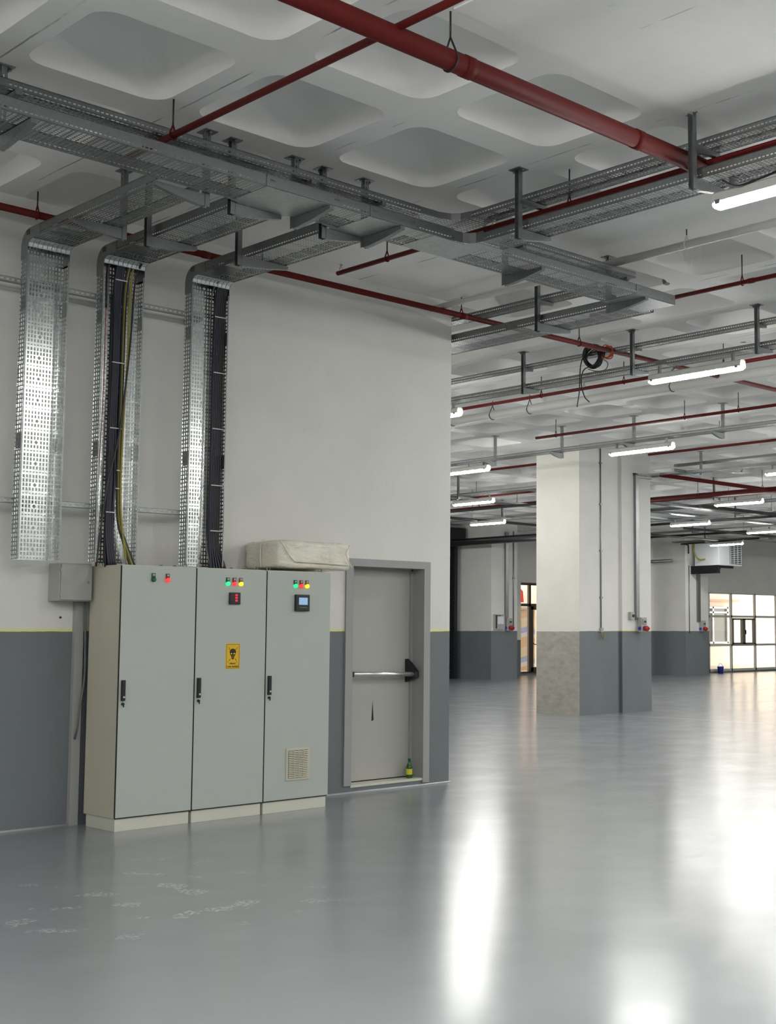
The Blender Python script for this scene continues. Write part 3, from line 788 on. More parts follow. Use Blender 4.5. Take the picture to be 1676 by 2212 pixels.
for y, lb in ((6.919, 'tall ceiling post right of the tray corner with two short arms'), (5.258, 'tall ceiling post in front of the thick red pipe end, beside the nearest lamp'), (3.55, 'ceiling post beyond the right photo edge'), (1.9, 'second ceiling post beyond the right photo edge')):
    hanger(7.045, y, pX, [(Z1-.003, .33, .08), (Z2-.003, .28, .05)], 4.575, lb, G)

tray('wide tray behind the main tray end, running off past the wall corner', 'Y', 7.93, 15.5, 9.53, 9.97, 4.69, .085)
tray('narrow upper tray above the one passing the wall corner', 'Y', 8.3, 15.5, 9.56, 9.72, 4.93, .05)
hanger(9.49, 9.05, pX, [(4.687, .46, .09), (4.927, .2, .05)], 4.60, 'ceiling post left of the wide tray by the wall corner', G)
# second line of trays across the hall
tray('second hall line lower cable tray, with one bright lamp below it', 'Y', 2.0, 17.0, 11.90, 12.12, Z1, .055)
tray('second hall line upper cable tray with the cable coil on it', 'Y', 2.0, 17.0, 11.90, 12.02, Z2+.02, .045)
for y, lb in ((11.546, 'leftmost post of the second hall tray line'), (9.753, 'second hall line post to the right of the hanging cable coil'), (7.997, 'second hall line post nearest the right photo edge'), (6.2, 'second line post outside the right photo edge')):
    hanger(11.85, y, pX, [(Z1-.003, .26, .07), (Z2+.017, .14, .045)], 4.58, lb, G)
# third line
tray('third hall line single cable tray crossing in front of the wide pillar', 'Y', 6.0, 26.0, 16.42, 16.64, Z1-.01, .05)
for y, lb in ((16.98, 'leftmost post of the third tray line, left of the wide pillar'), (15.33, 'third line post just left of the wide pillar face'), (13.715, 'third line post in front of the wide pillar top'), (11.925, 'third line post right of the wide pillar'), (10.2, 'third line post beyond the right photo edge'), (18.9, 'third line post hidden behind the wall corner')):
    hanger(16.70, y, nX, [(Z1-.013, .28, .09)], 4.56, lb, G, detail=False)
# fourth line beside the pillar
tray('fourth hall line tray running right from the wide pillar', 'Y', 8.0, 15.72, 20.52, 20.70, Z1-.01, .05)
tray('fourth hall line upper tray behind the third line', 'Y', 8.0, 16.2, 20.98, 21.10, Z2-.02, .045)
tray('short tray from the pillar face out to the fourth line', 'X', 20.15, 20.52, 15.55, 16.59, Z1, .05)
hanger(20.92, 15.478, nX, [(Z1-.013, .36, .06)], 4.60, 'fourth line post right of the wide pillar', G, detail=False)
hanger(20.92, 13.4, nX, [(Z1-.013, .36, .06)], 4.60, 'fourth line post at the right photo edge', G, detail=False)
hanger(24.75, 17.95, pX, [(Z1-.013, .3, .06)], 4.60, 'fifth line post over the far lamp right of the pillar', G, detail=False)
tray('fifth hall line tray seen beyond the wide pillar', 'Y', 10.0, 19.6, 24.85, 25.05, Z1, .05)
# left of the pillar, seen through the gap by the wall corner
tray('far tray seen in the gap between the wall corner and wide pillar', 'Y', 18.2, 28.0, 20.55, 20.85, Z1, .06)
tray('far crossing tray in the gap left of the wide pillar', 'X', 16.7, 30.0, 22.4, 22.7, Z1-.02, .06)
tray('second far crossing tray in the gap left of the wide pillar', 'X', 20.9, 30.0, 19.9, 20.2, Z1+.01, .06)
hanger(20.50, 19.35, pX, [(Z1-.003, .34, .06)], 4.60, 'far post in the gap just left of the wide pillar', G, detail=False)
hanger(20.50, 22.05, pX, [(Z1-.003, .34, .06)], 4.58, 'far post in the gap close to the wall corner', G, detail=False)
hanger(25.1, 25.25, pX, [(Z1-.003, .34, .06)], 4.60, 'smallest far post in the gap, above the dark pipe', G, detail=False)
tray('furthest tray in the gap, above the far wall pipes', 'Y', 22.5, 31.0, 25.2, 25.4, Z1, .05)
tray('sixth hall line tray in the right background', 'Y', 14.0, 28.0, 28.9, 29.1, Z1-.02, .05)
tray('seventh hall line tray in the right background', 'Y', 14.0, 28.0, 32.6, 32.8, Z1-.02, .05)
tray('eighth hall line tray close to the heater unit', 'Y', 14.0, 28.3, 36.5, 36.7, Z1-.02, .05)
tray('long crossing tray in the right background', 'X', 26.0, 44.0, 21.4, 21.65, Z1+.02, .05)
for (x, y, lb) in ((28.8, 20.2, 'sixth line post right of the dark crossing pipes'), (28.8, 23.4, 'sixth line post beside the wide pillar edge'), (32.5, 21.2, 'seventh line post above the right background lamp'), (32.5, 24.4, 'seventh line post left of the right background lamp'), (36.4, 24.2, 'eighth line post right of the heater unit'), (36.4, 26.8, 'eighth line post above the heater unit'), (36.4, 22.0, 'eighth line post at the right photo edge')):
    hanger(x, y, pX, [(Z1-.023, .3, .06)], 4.58, lb, G, detail=False)

# conduit and sockets on the pillars
PF = 16.59
t = thing('cable_conduit', 'thick vertical steel trunking down the right half of the wide pillar', 'conduit', (20.22, PF, 1.8))
MB().box(20.17, PF-.06, 1.80, 20.27, PF, 4.68, bev=.004).build('trunking', M['galv'], t)
b = MB(); b.box(20.27, PF-.055, 4.62, 20.70, PF-.0, 4.67); b.box(20.24, PF-.06, 4.66, 20.5, PF-.02, 4.70); b.build('bracket', M['galv'], t)
def socket_unit(X, Y, z, s, label, red=True):
    t = thing('socket_unit', label, 'socket', (X, Y, z))
    MB().box(X-.09*s, Y-.09*s, z, X+.09*s, Y, z+.30*s, bev=.008).build('housing', M['boxgrey'], t)
    MB().box(X-.06*s, Y-.115*s, z+.16*s, X+.06*s, Y-.09*s, z+.27*s, bev=.006).build('cover_flap', M['trunk'], t)
    MB().box(X-.035*s, Y-.119*s, z+.19*s, X+.035*s, Y-.115*s, z+.23*s).build('window_slot', M['steel_dark'], t)
    b = MB(); b.tube([(X, Y-.09*s, z+.08*s), (X, Y-.16*s, z+.07*s), (X, Y-.19*s, z+.05*s)], .07*s, 14, radii=[.045*s, .058*s, .052*s]); b.build('red_outlet', M['redplastic'], t)
    b = MB(); b.tube([(X-.09*s, Y-.05*s, z+.08*s), (X-.12*s, Y-.06*s, z+.07*s)], .035*s, 12); b.build('blue_outlet', M['bluepl'], t)
    return t
socket_unit(20.30, PF-.06, 1.56, .95, 'grey socket unit with a red outlet low on the wide pillar')
t = thing('switch_box', 'small grey box just above the socket unit on the wide pillar', 'switch box', (20.05, PF, 1.8))
MB().box(19.99, PF-.07, 1.80, 20.10, PF, 1.95, bev=.006).build('housing', M['boxgrey'], t)
MB().tube([(20.055, PF-.07, 1.875), (20.055, PF-.085, 1.875)], .03, 12).build('knob', M['black'], t)
t = thing('cable_conduit', 'thin grey conduit down the middle of the wide pillar', 'conduit', (19.16, 16.6, 1.6))
MB().tube([(19.165, 16.585, 1.62), (19.165, 16.585, 5.1)], .013, 8).build('pipe', M['galv'], t)
b = MB()
for z in (2.2, 3.1, 4.0, 4.8): b.box(19.135, 16.56, z, 19.195, 16.6, z+.03)
b.build('clip', M['galv'], t)
b = MB(); b.box(19.13, 16.55, 1.56, 19.20, 16.60, 1.64, M['boxgrey']); b.tube(spline([(19.165,16.57,1.57),(19.15,16.55,1.5),(19.19,16.54,1.44),(19.22,16.55,1.47),(19.19,16.55,1.52)],5), .011, 6, M['cyel']); b.build('cable_tail', None, t)
# far left pillar equipment
t = thing('cable_conduit', 'vertical trunking on the far pillar by the roller shutter', 'conduit', (30.94, 30.93, 2.0))
MB().box(30.86, 30.86, 2.0, 31.0, 30.93, 4.85).build('trunking', M['galv'], t)
t = thing('cable_conduit', 'thin conduit at the right edge of the far shutter pillar', 'conduit', (31.33, 30.93, 1.6))
MB().tube([(31.27, 30.91, 1.6), (31.27, 30.91, 4.9)], .018, 8).build('pipe', M['galv'], t)
b = MB(); b.box(31.23, 30.88, 3.3, 31.31, 30.93, 3.36); b.build('clip', M['galv'], t)
socket_unit(31.0, 30.93, 1.58, 1.4, 'far socket unit with a red outlet on the shutter pillar')
t = thing('distribution_board', 'open grey distribution board on the far shutter pillar', 'distribution board', (30.5, 30.93, 1.6))
b = MB(); b.box(30.35, 30.83, 1.62, 30.80, 30.93, 2.12, bev=.005); b.build('housing', M['boxgrey'], t)
MB().box(30.37, 30.80, 1.66, 30.40, 30.83, 2.10).build('door', M['steel_dark'], t)
MB().box(30.45, 30.81, 1.80, 30.72, 30.83, 2.05).build('paper_sheet', M['heater'], t)
MB().box(30.40, 30.815, 2.07, 30.60, 30.83, 2.09).build('black_strip', M['black'], t)
t = thing('distribution_cabinet', 'pale flat electrical panel between the far pillar and the glazed door', 'panel', (31.4, 31.4, 1.3))
MB().box(31.472, 30.98, 1.28, 31.70, 31.5, 2.42, bev=.006).build('housing', M['cab'], t)
MB().box(31.70, 31.0, 1.32, 31.71, 31.48, 2.38).build('door', M['cab_door'], t)
# far right pillar equipment
t = thing('cable_conduit', 'vertical trunking below the heater unit on the right far pillar', 'conduit', (38.2, 28.48, 1.9))
MB().box(38.13, 28.41, 1.9, 38.29, 28.48, 4.6).build('trunking', M['galv'], t)
socket_unit(38.40, 28.48, 1.56, 1.3, 'far socket unit with a red outlet on the pillar under the heater')
t = thing('cable_conduit', 'thin conduit left of the trunking on the right far pillar', 'conduit', (37.7, 28.48, 1.5))
MB().tube([(37.68, 28.46, 1.5), (37.68, 28.46, 3.9)], .016, 8).build('pipe', M['galv'], t)
t = thing('heater_unit', 'white box-shaped fan heater on a black bracket beneath the far ceiling', 'heater', (37.8, 27.6, 3.9))
MB().box(37.75, 27.2, 3.88, 39.15, 28.25, 4.66, bev=.02).build('casing', M['heater'], t)
g = MB().box(39.15, 27.22, 3.92, 39.19, 28.23, 4.62).build('grille_panel', M['steel_dark'], t)
b = MB()
for k in range(10): b.box(38.42, 27.185, 3.97+k*.066, 39.10, 27.2, 3.995+k*.066)
for k in range(4): b.box(38.42+k*.22, 27.18, 3.95, 38.45+k*.22, 27.2, 4.62)
b.build('grille', M['heater'], t)
MB().box(38.40, 27.192, 3.94, 39.11, 27.199, 4.63).build('grille_recess', M['steel_dark'], t)
b = MB(); b.box(37.85, 27.4, 3.80, 38.9, 27.5, 3.88); b.box(37.85, 27.95, 3.80, 38.9, 28.05, 3.88); b.box(37.80, 27.3, 3.60, 37.95, 28.47, 3.88); b.build('bracket', M['black'], t)
b = MB(); b.tube(spline([(37.4, 28.0, 4.75), (37.35, 28.0, 4.4), (37.5, 27.9, 4.1), (37.75, 27.8, 4.1)], 6), .03, 8); b.build('yellow_hose', M['cyel'], t)

# roller shutter
t = thing('roller_shutter', 'black ribbed roller shutter seen edge-on beyond the wall corner', 'shutter', (29.6, 32.5, 0))
b = MB()
for k in range(46):
    z = .02+k*.1; b.prism([(22.0, 32.50, z), (22.0, 32.45, z+.03), (22.0, 32.45, z+.07), (22.0, 32.50, z+.1)], (7.9, 0, 0))
b.build('slatted_curtain', M['shutter'], t)
b = MB(); b.box(29.88, 32.30, 0, 30.02, 32.56, 4.75); b.build('guide_rail', M['shutter'], t)
b = MB(); b.box(21.8, 32.0, 4.55, 30.12, 32.56, 5.0, bev=.08); b.build('roll_housing', M['shutter'], t)

# glazed far door (window_1) and the big far window (window_2)
t = bpy.data.objects.new('door_2', None); C.objects.link(t); t['_loc'] = (0,0,0); tag(t, 'dark framed glazed door with a fanlight at the far end', 'door', kind='structure')
b = MB(); x0, x1, y0, y1 = 33.76, 35.9, 33.05, 33.13
b.box(x0, y0, .06, x0+.05, y1, 3.31); b.box(x1-.05, y0, .06, x1, y1, 3.31); b.box(x0, y0, 3.22, x1, y1, 3.31); b.box(x0, y0, .06, x1, y1, .13)
b.box(x0, y0, 2.46, x1, y1, 2.56); b.box(34.22, y0, .1, 34.34, y1, 3.25)
b.build('door_frame', M['bronze'], t)
b = MB(); b.box(34.34, y0-.01, .12, 34.46, y1, 2.46); b.box(34.34, y0-.01, 2.34, 35.4, y1, 2.46); b.box(34.34, y0-.01, .12, 35.4, y1, .28); b.box(35.3, y0-.01, .12, 35.42, y1, 2.46)
l = b.build('door_leaf', M['bronze'], t)
b = MB(); b.tube([(34.40, y0-.06, 1.15), (34.44, y0-.06, 1.10), (35.35, y0-.06, 1.06)], .015, 8); b.build('door_handle', M['steel_dark'], l)
MB().box(x0+.03, 33.085, .1, x1-.03, 33.09, 3.28).build('pane', M['glass'], t)
t = bpy.data.objects.new('window_1', None); C.objects.link(t); t['_loc'] = (0,0,0); tag(t, 'large grey framed glazing with nine panes at the far right', 'window', kind='structure')
b = MB(); y0, y1 = 29.62, 29.70
xs = [40.40, 41.85, 43.45, 44.95, 46.45, 47.95, 49.35]
for x in xs: b.box(x, y0, .06, x+.085, y1, 3.03)
for z in (.06, 1.0, 2.09, 2.985): b.box(xs[0], y0, z, xs[-1]+.05, y1, z+.085)
b.build('window_frame', M['alu_frame'], t)
b = MB()
for xa, xb in ((41.92, 42.64), (42.70, 43.43)):
    b.box(xa, y0-.03, 1.06, xa+.07, y1, 2.07); b.box(xb-.07, y0-.03, 1.06, xb, y1, 2.07); b.box(xa, y0-.03, 1.06, xb, y1, 1.13); b.box(xa, y0-.03, 2.0, xb, y1, 2.07)
l = b.build('sash', M['alu_dark'], t)
MB().box(42.72, y0-.08, 1.45, 42.75, y0-.03, 1.62).build('window_handle', M['black'], l)
MB().box(xs[0]+.03, 29.655, .08, xs[-1], 29.66, 3.0).build('pane', M['glass'], t)
t = thing('bucket', 'small blue bucket on the floor in front of the big far window', 'bucket', (40.75, 29.35, 0))
b = MB(); b.lathe((40.75, 29.35, .0), [(.10, 0), (.125, .24), (.13, .25)]); b.build('pail', M['bluepl'], t)
b = MB(); b.tube([(40.75+.125*math.cos(a), 29.35, .25+.11*math.sin(a)) for a in [PI*k/10 for k in range(11)]], .008, 6); b.build('handle', M['steel_dark'], t)

# ------------------------------------------------------------------ outside
struct(MB().box(20, 33.3, -.25, 80, 70, -.02), 'floor_outside', M['pave'])
t = thing('courtyard_building', 'cream rendered building with a window, seen through the big far window', 'building', (40, 37, 0))
MB().box(39.5, 36.6, -.02, 62, 40, 7).build('wall', M['cream'], t)
b = MB(); b.box(47.2, 36.5, 1.0, 51.2, 36.62, 2.7); w_ = b.build('window', simple('grey_far_glass', sr(120, 118, 110), .3), t)
b = MB()
for x in (47.2, 48.9, 50.0, 51.15): b.box(x, 36.42, 1.0, x+.1, 36.5, 2.7)
for z in (1.0, 2.4, 2.62): b.box(47.2, 36.42, z, 51.25, 36.5, z+.08)
b.build('window_frame', M['heater'], w_)
MB().box(46.8, 36.3, 2.95, 52, 36.6, 3.05).build('ledge', simple('terracotta_ledge', (.7, .38, .26, 1), .7), t)
b = MB(); b.tube([(43.6, 36.4, 2.86), (45.4, 36.4, 2.84)], .07, 10); b.tube([(43.6,36.35,2.86),(43.6,36.6,2.86)], .16, 12); b.build('pipe', simple('salmon_pipe', (.72, .32, .22, 1), .6), t)
t = thing('striped_wall', 'wall painted with orange, white and blue stripes beyond the glazed door', 'wall', (34, 37, 0))
MB().box(33.5, 37.5, -.02, 39.2, 37.8, 2.45).build('painted_wall', M['mural'], t)
MB().box(33.4, 37.45, 2.45, 39.3, 39.6, 2.55).build('coping', M['pave'], t)
t = thing('car', 'red car parked on raised ground, seen through the fanlight', 'car', (37.0, 38.2, 2.55))
b = MB(); prof = [(36.2,2.75),(36.25,3.15),(36.9,3.25),(37.4,3.62),(38.6,3.62),(39.1,3.2),(39.15,2.75)]
b.prism([(x-.2, 37.9, z) for x, z in prof], (0, 1.5, 0)); b.build('body', M['redcar'], t)
for x in (36.8, 38.3): MB().tube([(x-.2, 37.86, 2.86), (x-.2, 38.1, 2.86)], .3, 18).build('wheel', M['tyre'], t)

# ------------------------------------------------------------------ lamps
def lamp(X, Y0, label, L=1.30, z=4.46):
    t = thing('ceiling_lamp', label, 'lamp', (X, Y0, z), 'long sealed batten lamps below the trays')
    b = MB()
    prof = [(-.055,.035),(-.050,.10),(-.03,.115),(.03,.115),(.050,.10),(.055,.035)]
    b.prism([(X+x, Y0, z+h) for x, h in prof], (0, L, 0)); b.build('housing', M['lampbody'], t)
    b = MB(); n = 10
    pr = [(.055*math.cos(a), .036+.040*math.sin(a)) for a in [PI-.12+(PI+.24)*k/n for k in range(n+1)]]
    rings = []
    for y, s in ((Y0-.015, .55), (Y0+.02, 1), (Y0+L-.02, 1), (Y0+L+.015, .55)):
        rings.append([(X+x*s, y, z+.036+(h-.036)*s) for x, h in pr])
    for r0, r1 in zip(rings, rings[1:]):
        for k in range(n): b.poly([r0[k], r0[k+1], r1[k+1], r1[k]], None, True)
    b.poly(list(reversed(rings[0]))); b.poly(rings[-1])
    b.build('diffuser', M['lampglow'], t, weld=True)
    for yy in (Y0+.12, Y0+L-.14):
        b = MB(); b.box(X-.02, yy, z+.113, X+.02, yy+.02, 4.655); b.box(X-.03, yy-.005, z+.10, X+.03, yy+.025, z+.118)
        b.build('mounting_clip', M['galv'], t)
    for yy in (Y0+.03, Y0+L-.07):
        b = MB(); b.box(X-.064, yy, z+.02, X-.055, yy+.04, z+.05); b.box(X+.055, yy, z+.02, X+.064, yy+.04, z+.05); b.build('latch', M['galv'], t)
    return t
L0 = lamp(7.24, 3.90, 'nearest lit batten lamp, cut by the right photo edge at the top')
def LC(X, Y0, label): return copy_tree(L0, (X, Y0, 4.46), label)
LC(11.97, 8.27, 'lit batten lamp below the second tray line, right of the cable coil')
LC(11.97, 12.85, 'lit batten lamp of which only the tip shows at the wall corner')
LC(16.50, 12.75, 'lit batten lamp hanging in front of the wide pillar')
LC(16.50, 16.95, 'lit batten lamp highest in the gap beside the wall corner')
LC(20.62, 12.45, 'lit batten lamp cut by the right edge beside the fourth tray line')
LC(20.70, 21.10, 'lit batten lamp in the middle of the gap beside the wall corner')
LC(24.95, 25.0, 'lit batten lamp lowest in the gap, above the shutter roll')
LC(24.95, 16.75, 'lit batten lamp in the right background above the dark pipes')
LC(29.0, 21.20, 'lit batten lamp right of the wide pillar, above the heater unit')
LC(32.7, 21.20, 'lit batten lamp at the right photo edge above the far window')
LC(36.6, 25.4, 'lit batten lamp furthest away, directly by the heater unit')
# unseen lamps added to light the hall: continued rows, last few off any row
for X, Y in [(7.24, -8.64), (7.24, -4.46), (7.24, -0.28), (11.97, -8.45), (11.97, -4.27), (11.97, -0.09), (11.97, 4.09), (11.97, 16.63), (11.97, 20.81), (11.97, 24.99), (11.97, 29.17), (16.5, -8.15), (16.5, -3.97), (16.5, 0.21), (16.5, 4.39), (16.5, 8.57), (16.5, 21.11), (16.5, 25.29), (16.5, 29.47), (20.7, -8.45), (20.7, -4.27), (20.7, -0.09), (20.7, 4.09), (20.7, 8.27), (20.7, 24.99), (20.7, 29.17), (24.95, -8.33), (24.95, -4.15), (24.95, 0.03), (24.95, 4.21), (24.95, 8.39), (24.95, 12.57), (24.95, 20.93), (24.95, 29.29), (29.0, -8.06), (29.0, -3.88), (29.0, 0.3), (29.0, 4.48), (29.0, 8.66), (29.0, 12.84), (29.0, 17.02), (29.0, 25.38), (32.7, -8.06), (32.7, -3.88), (32.7, 0.3), (32.7, 4.48), (32.7, 8.66), (32.7, 12.84), (32.7, 17.02), (36.6, -8.04), (36.6, -3.86), (36.6, 0.32), (36.6, 4.5), (36.6, 8.68), (36.6, 12.86), (36.6, 17.04), (36.6, 21.22), (41, -8.04), (41, -3.86), (41, 0.32), (41, 4.5), (41, 8.68), (41, 12.86), (41, 17.04), (41, 21.22), (3.0, -8.7), (3.0, -4.5), (3.0, -0.3), (3.0, 2.6), (-1.2, -8.7), (-1.2, -4.5), (-1.2, -0.3), (-1.2, 2.6), (-5.4, -8.7), (-5.4, -4.5), (-5.4, -0.3), (-5.4, 2.6), (-1.2, 7.5), (-5.4, 7.5), (0.9, 2.6), (0.9, -1.6), (5.1, -0.3)]:
    LC(X, Y, 'lit batten lamp added out of view to brighten the hall')

# ------------------------------------------------------------------ pipes
def pipe(label, p0, p1, r, mat='red', hangers=(), name='sprinkler_pipe', heads=(), couplings=(), ztop=CEIL, cat='pipe'):
    t = thing(name, label, cat, p0)
    P0, P1 = Vector(p0), Vector(p1); d = (P1-P0).normalized(); L = (P1-P0).length
    b = MB(); b.tube([P0, P1], r, 16)
    for c in couplings: q = P0+d*c; b.tube([q-d*.035, q+d*.035], r+min(r*.16, .004), 16)
    b.build('pipe_run', M[mat], t)
    s = d.cross(Vector((0,0,1))).normalized()
    for hgr in hangers:
        q = P0+d*hgr
        b = MB()
        ring = [q+(s*math.cos(a)*(r+.004)+Vector((0,0,1))*(math.sin(a)*(r+.004))) for a in [PI+PI*k/10 for k in range(11)]]
        hh = max(.05, r*1.2)
        pts = [q+Vector((0,0,r+hh))]+[q-s*(r+.004)]+ring[1:-1]+[q+s*(r+.004)]+[q+Vector((0,0,r+hh))]
        b.tube(spline(pts, 3), .006, 6); b.build('pipe_clamp', M['steel_dark' if r > .04 else mat], t)
        MB().tube([q+Vector((0,0,r+hh-.01)), (q.x, q.y, ztop)], .006, 6).build('hanger_rod', M['steel_dark'], t)
    for hd in heads:
        q = P0+d*hd+Vector((0,0,r))
        b = MB(); b.tube([q, q+Vector((0,0,.05))], .012, 8); b.tube([q+Vector((0,0,.05)), q+Vector((0,0,.055))], .028, 10); b.tube([q-Vector((0,0,.01)), q+Vector((0,0,.02))], .02, 8)
        b.build('sprinkler_head', M['chrome'], t)
    return t
pipe('thickest red main pipe crossing the top of the picture', (2.3, 5.38, 4.83), (7.33, 5.38, 4.83), .062, hangers=(2.62,), couplings=(2.75, 4.3))
pipe('thin red pipe crossing over the thickest red pipe at the top', (4.50, 1.5, 4.87), (4.50, 8.3, 4.87), .023, hangers=(6.15,))
pipe('thin red pipe running between upper and lower right trays', (7.31, 1.5, 4.845), (7.31, 9.50, 4.845), .021, hangers=(5.13, 7.3), heads=(5.95, 7.95))
pipe('red pipe running along the cabinet wall and past its corner', (3.0, 10.10, 4.925), (16.5, 10.10, 4.925), .030, hangers=(1.74, 3.9, 6.42, 8.3, 12.6), couplings=(3.3, 6.46, 9.3, 11.2))
pipe('red branch pipe right of the main tray end', (10.14, 3.0, 4.85), (10.14, 8.9, 4.85), .022, hangers=(4.0,), couplings=(3.3, 3.9))
pipe('red branch pipe behind the second tray line', (13.19, 5.5, 4.85), (13.19, 16.0, 4.85), .024, hangers=(3.9, 7.0, 5.5), heads=(6.2,))
pipe('red branch pipe whose open end shows in front of the wide pillar', (16.08, 7.0, 4.85), (16.08, 15.36, 4.85), .024, hangers=(7.9, 5.2, 4.2), couplings=(3.0,))
pipe('red branch pipe right of the wide pillar above the fourth line', (19.05, 9.0, 4.85), (19.05, 15.3, 4.85), .024, hangers=(2.6,))
pipe('red branch pipe in the gap left of the wide pillar', (18.75, 17.85, 4.87), (18.75, 25.5, 4.87), .024, hangers=(2.0,))
pipe('dark red far pipe lowest in the gap left of the wide pillar', (24.0, 20.6, 4.83), (24.0, 29.0, 4.83), .024, hangers=(3.0, 4.4))
pipe('red pipe running away from the pillar in the right background', (20.75, 16.35, 4.70), (34.0, 16.35, 4.70), .042, hangers=(3.6,))
pipe('thick red pipe crossing in the right background', (24.6, 10.0, 4.70), (24.6, 20.2, 4.70), .065, hangers=(8.3,))
pipe('second red pipe in the gap near the wall corner', (21.6, 19.0, 4.75), (21.6, 27.0, 4.75), .024, hangers=(3.6,))
pipe('upper white painted drain pipe behind the main tray end', (9.15, 3.0, 4.98), (9.15, 8.06, 4.98), .035, 'whitepipe', (3.9,), 'drain_pipe', couplings=(1.0,))
pipe('white painted pipe above the tray at the wall corner', (9.16, 8.7, 4.98), (9.16, 10.3, 4.98), .03, 'whitepipe', (), 'drain_pipe')
pipe('large white drain pipe with rings below the coffers behind the second line', (14.1, 6.0, 4.90), (14.1, 17.5, 4.90), .068, 'whitepipe', (2.0, 4.9, 7.6, 8.4, 9.3), 'drain_pipe')
pipe('thin white pipe along the ceiling behind the third line', (18.1, 12.0, 4.98), (18.1, 15.7, 4.98), .03, 'whitepipe', (1.0,), 'drain_pipe')
pipe('thin grey conduit at the ceiling across the fourth line', (22.5, 10.0, 4.95), (22.5, 19.0, 4.95), .03, 'galv', (4.0,), 'drain_pipe')
pipe('grey steel conduit pipe far in the right background', (26.8, 14.0, 4.72), (26.8, 22.0, 4.72), .045, 'galv', (5.0,), 'drain_pipe')
for k, (p0, p1, r, lb) in enumerate((
    ((22.8, 21.0, 4.62), (22.8, 30.0, 4.62), .03, 'black lagged pipe crossing the gap above the lowest lamp'),
    ((18.5, 26.0, 4.60), (36.0, 26.0, 4.60), .035, 'black lagged pipe running away in the gap by the wall corner'),
    ((30.0, 15.0, 4.66), (30.0, 26.5, 4.66), .035, 'black lagged pipe in the right background behind the lamps'),
    ((34.0, 15.0, 4.66), (34.0, 28.5, 4.66), .035, 'second black lagged pipe in the right background'),
    ((26.0, 19.2, 4.62), (42.0, 19.2, 4.62), .04, 'black lagged pipe running away in the right background'),
    ((30.5, 23.2, 4.55), (44.0, 23.2, 4.55), .035, 'lower black lagged pipe running away behind the heater lamp'))):
    pipe(lb, p0, p1, r, 'blackpipe', (3.0,), 'lagged_pipe')
pipe('fat grey duct pipe under the far ceiling in the gap', (29.3, 24.5, 4.42), (29.3, 32.0, 4.42), .09, 'galv', (2.0,), 'duct_pipe')
pipe('dark pipe tight below the fat grey duct pipe', (29.5, 24.5, 4.55), (29.5, 32.0, 4.55), .04, 'blackpipe', (), 'lagged_pipe')
pipe('short grey steel pipe left of the heater unit', (36.9, 28.6, 4.05), (36.9, 33.0, 4.05), .06, 'galv', (), 'duct_pipe')
b = MB(); b.tube(spline([(36.4, 24.6, 4.62), (36.9, 28.0, 4.62), (37.3, 28.2, 4.60), (37.32, 28.2, 4.3)], 6), .03, 8)
tag(b.build('supply_hose', M['blackpipe']), 'black hose dropping from the ceiling to the heater unit', 'hose')

# ------------------------------------------------------------------ cables
def cables(name, label, runs, ties, group=None):
    sx = .9776 if runs[0][0][0][0] < 8 else 1      # wall tray cables
    runs = [([(p[0]*sx, p[1], p[2]) for p in r[0]],)+tuple(r[1:]) for r in runs]; ties = [(a*sx, b*sx, y, z) for a, b, y, z in ties]
    t = thing(name, label, 'cables', runs[0][0][0], group)
    for pts, r, m in runs:
        MB().tube(spline(pts, 6), r, 8).build('cable', M[m], t)
    for (x0, x1, y, z) in ties:
        MB().box(x0, y-.004, z-.004, x1, y, z+.004).build('cable_tie', M['tie'], t)
    return t
YC = YB-.03
runs = []
random.seed(3)
for k in range(9):      # navy bundle in the middle tray
    x = 5.505+(k % 5)*.017; y = YC-(k//5)*.02
    runs.append(([(x, YF-.10, ZB+.03), (x, YF-.01, ZB+.01), (x+.003, y, 4.45), (x+random.uniform(-.006,.006), y, 3.9), (x-.006, y, 3.3), (x-.008+random.uniform(-.006,.006), y, 2.8), (x-.02, y-.01, 2.4), (x-.028+.004*k, y-.05, 2.10)], .0105, 'navy'))
for k in range(3):
    x = 5.605+k*.012
    runs.append(([(x, YF-.10, ZB+.03), (x, YF-.01, ZB+.01), (x-.005, YC, 4.40), (x-.02, YC-.01, 3.6), (x-.025, YC-.01, 2.9), (x-.015, YC-.02, 2.5), (x+.03, YC-.05, 2.3), (x+.085+k*.012, YC-.08, 2.10)], .0095, ('cblack', 'cyel', 'cblack')[k]))
cables('cable_bundle', 'thick navy and yellow-green cable bundle hanging in the middle wall tray', runs,
       [(5.50, 5.61, YC-.035, 4.50), (5.49, 5.61, YC-.035, 3.80), (5.49, 5.60, YC-.035, 3.25), (5.555, 5.61, YC-.04, 2.75), (5.47, 5.55, YC-.045, 2.55), (5.555, 5.60, YC-.045, 2.90)])
cables('cable', 'thin yellow-green cable beside the navy bundle in the middle wall tray', [([(5.66, YF-.08, ZB+.02), (5.655, YF, ZB), (5.645, YC-.03, 4.45), (5.625, YC-.045, 3.8), (5.60, YC-.05, 3.2), (5.60, YC-.05, 2.6), (5.66, YC-.07, 2.10)], .0085, 'cyel')], [])
cables('cable', 'black cable swinging across the middle wall tray down to its left edge', [([(5.69, YF-.06, ZB+.02), (5.685, YC-.03, 4.5), (5.64, YC-.05, 3.9), (5.56, YC-.06, 3.2), (5.47, YC-.06, 2.8), (5.42, YC-.06, 2.4), (5.38, YC-.08, 2.10)], .008, 'cblack')], [])
cables('cable', 'thin red wire down the left side of the middle wall tray', [([(5.44, YF-.06, ZB+.02), (5.44, YC-.01, 4.5), (5.43, YC-.015, 3.6), (5.41, YC-.02, 2.9), (5.39, YC-.03, 2.5), (5.37, YC-.08, 2.10)], .004, 'cred')], [])
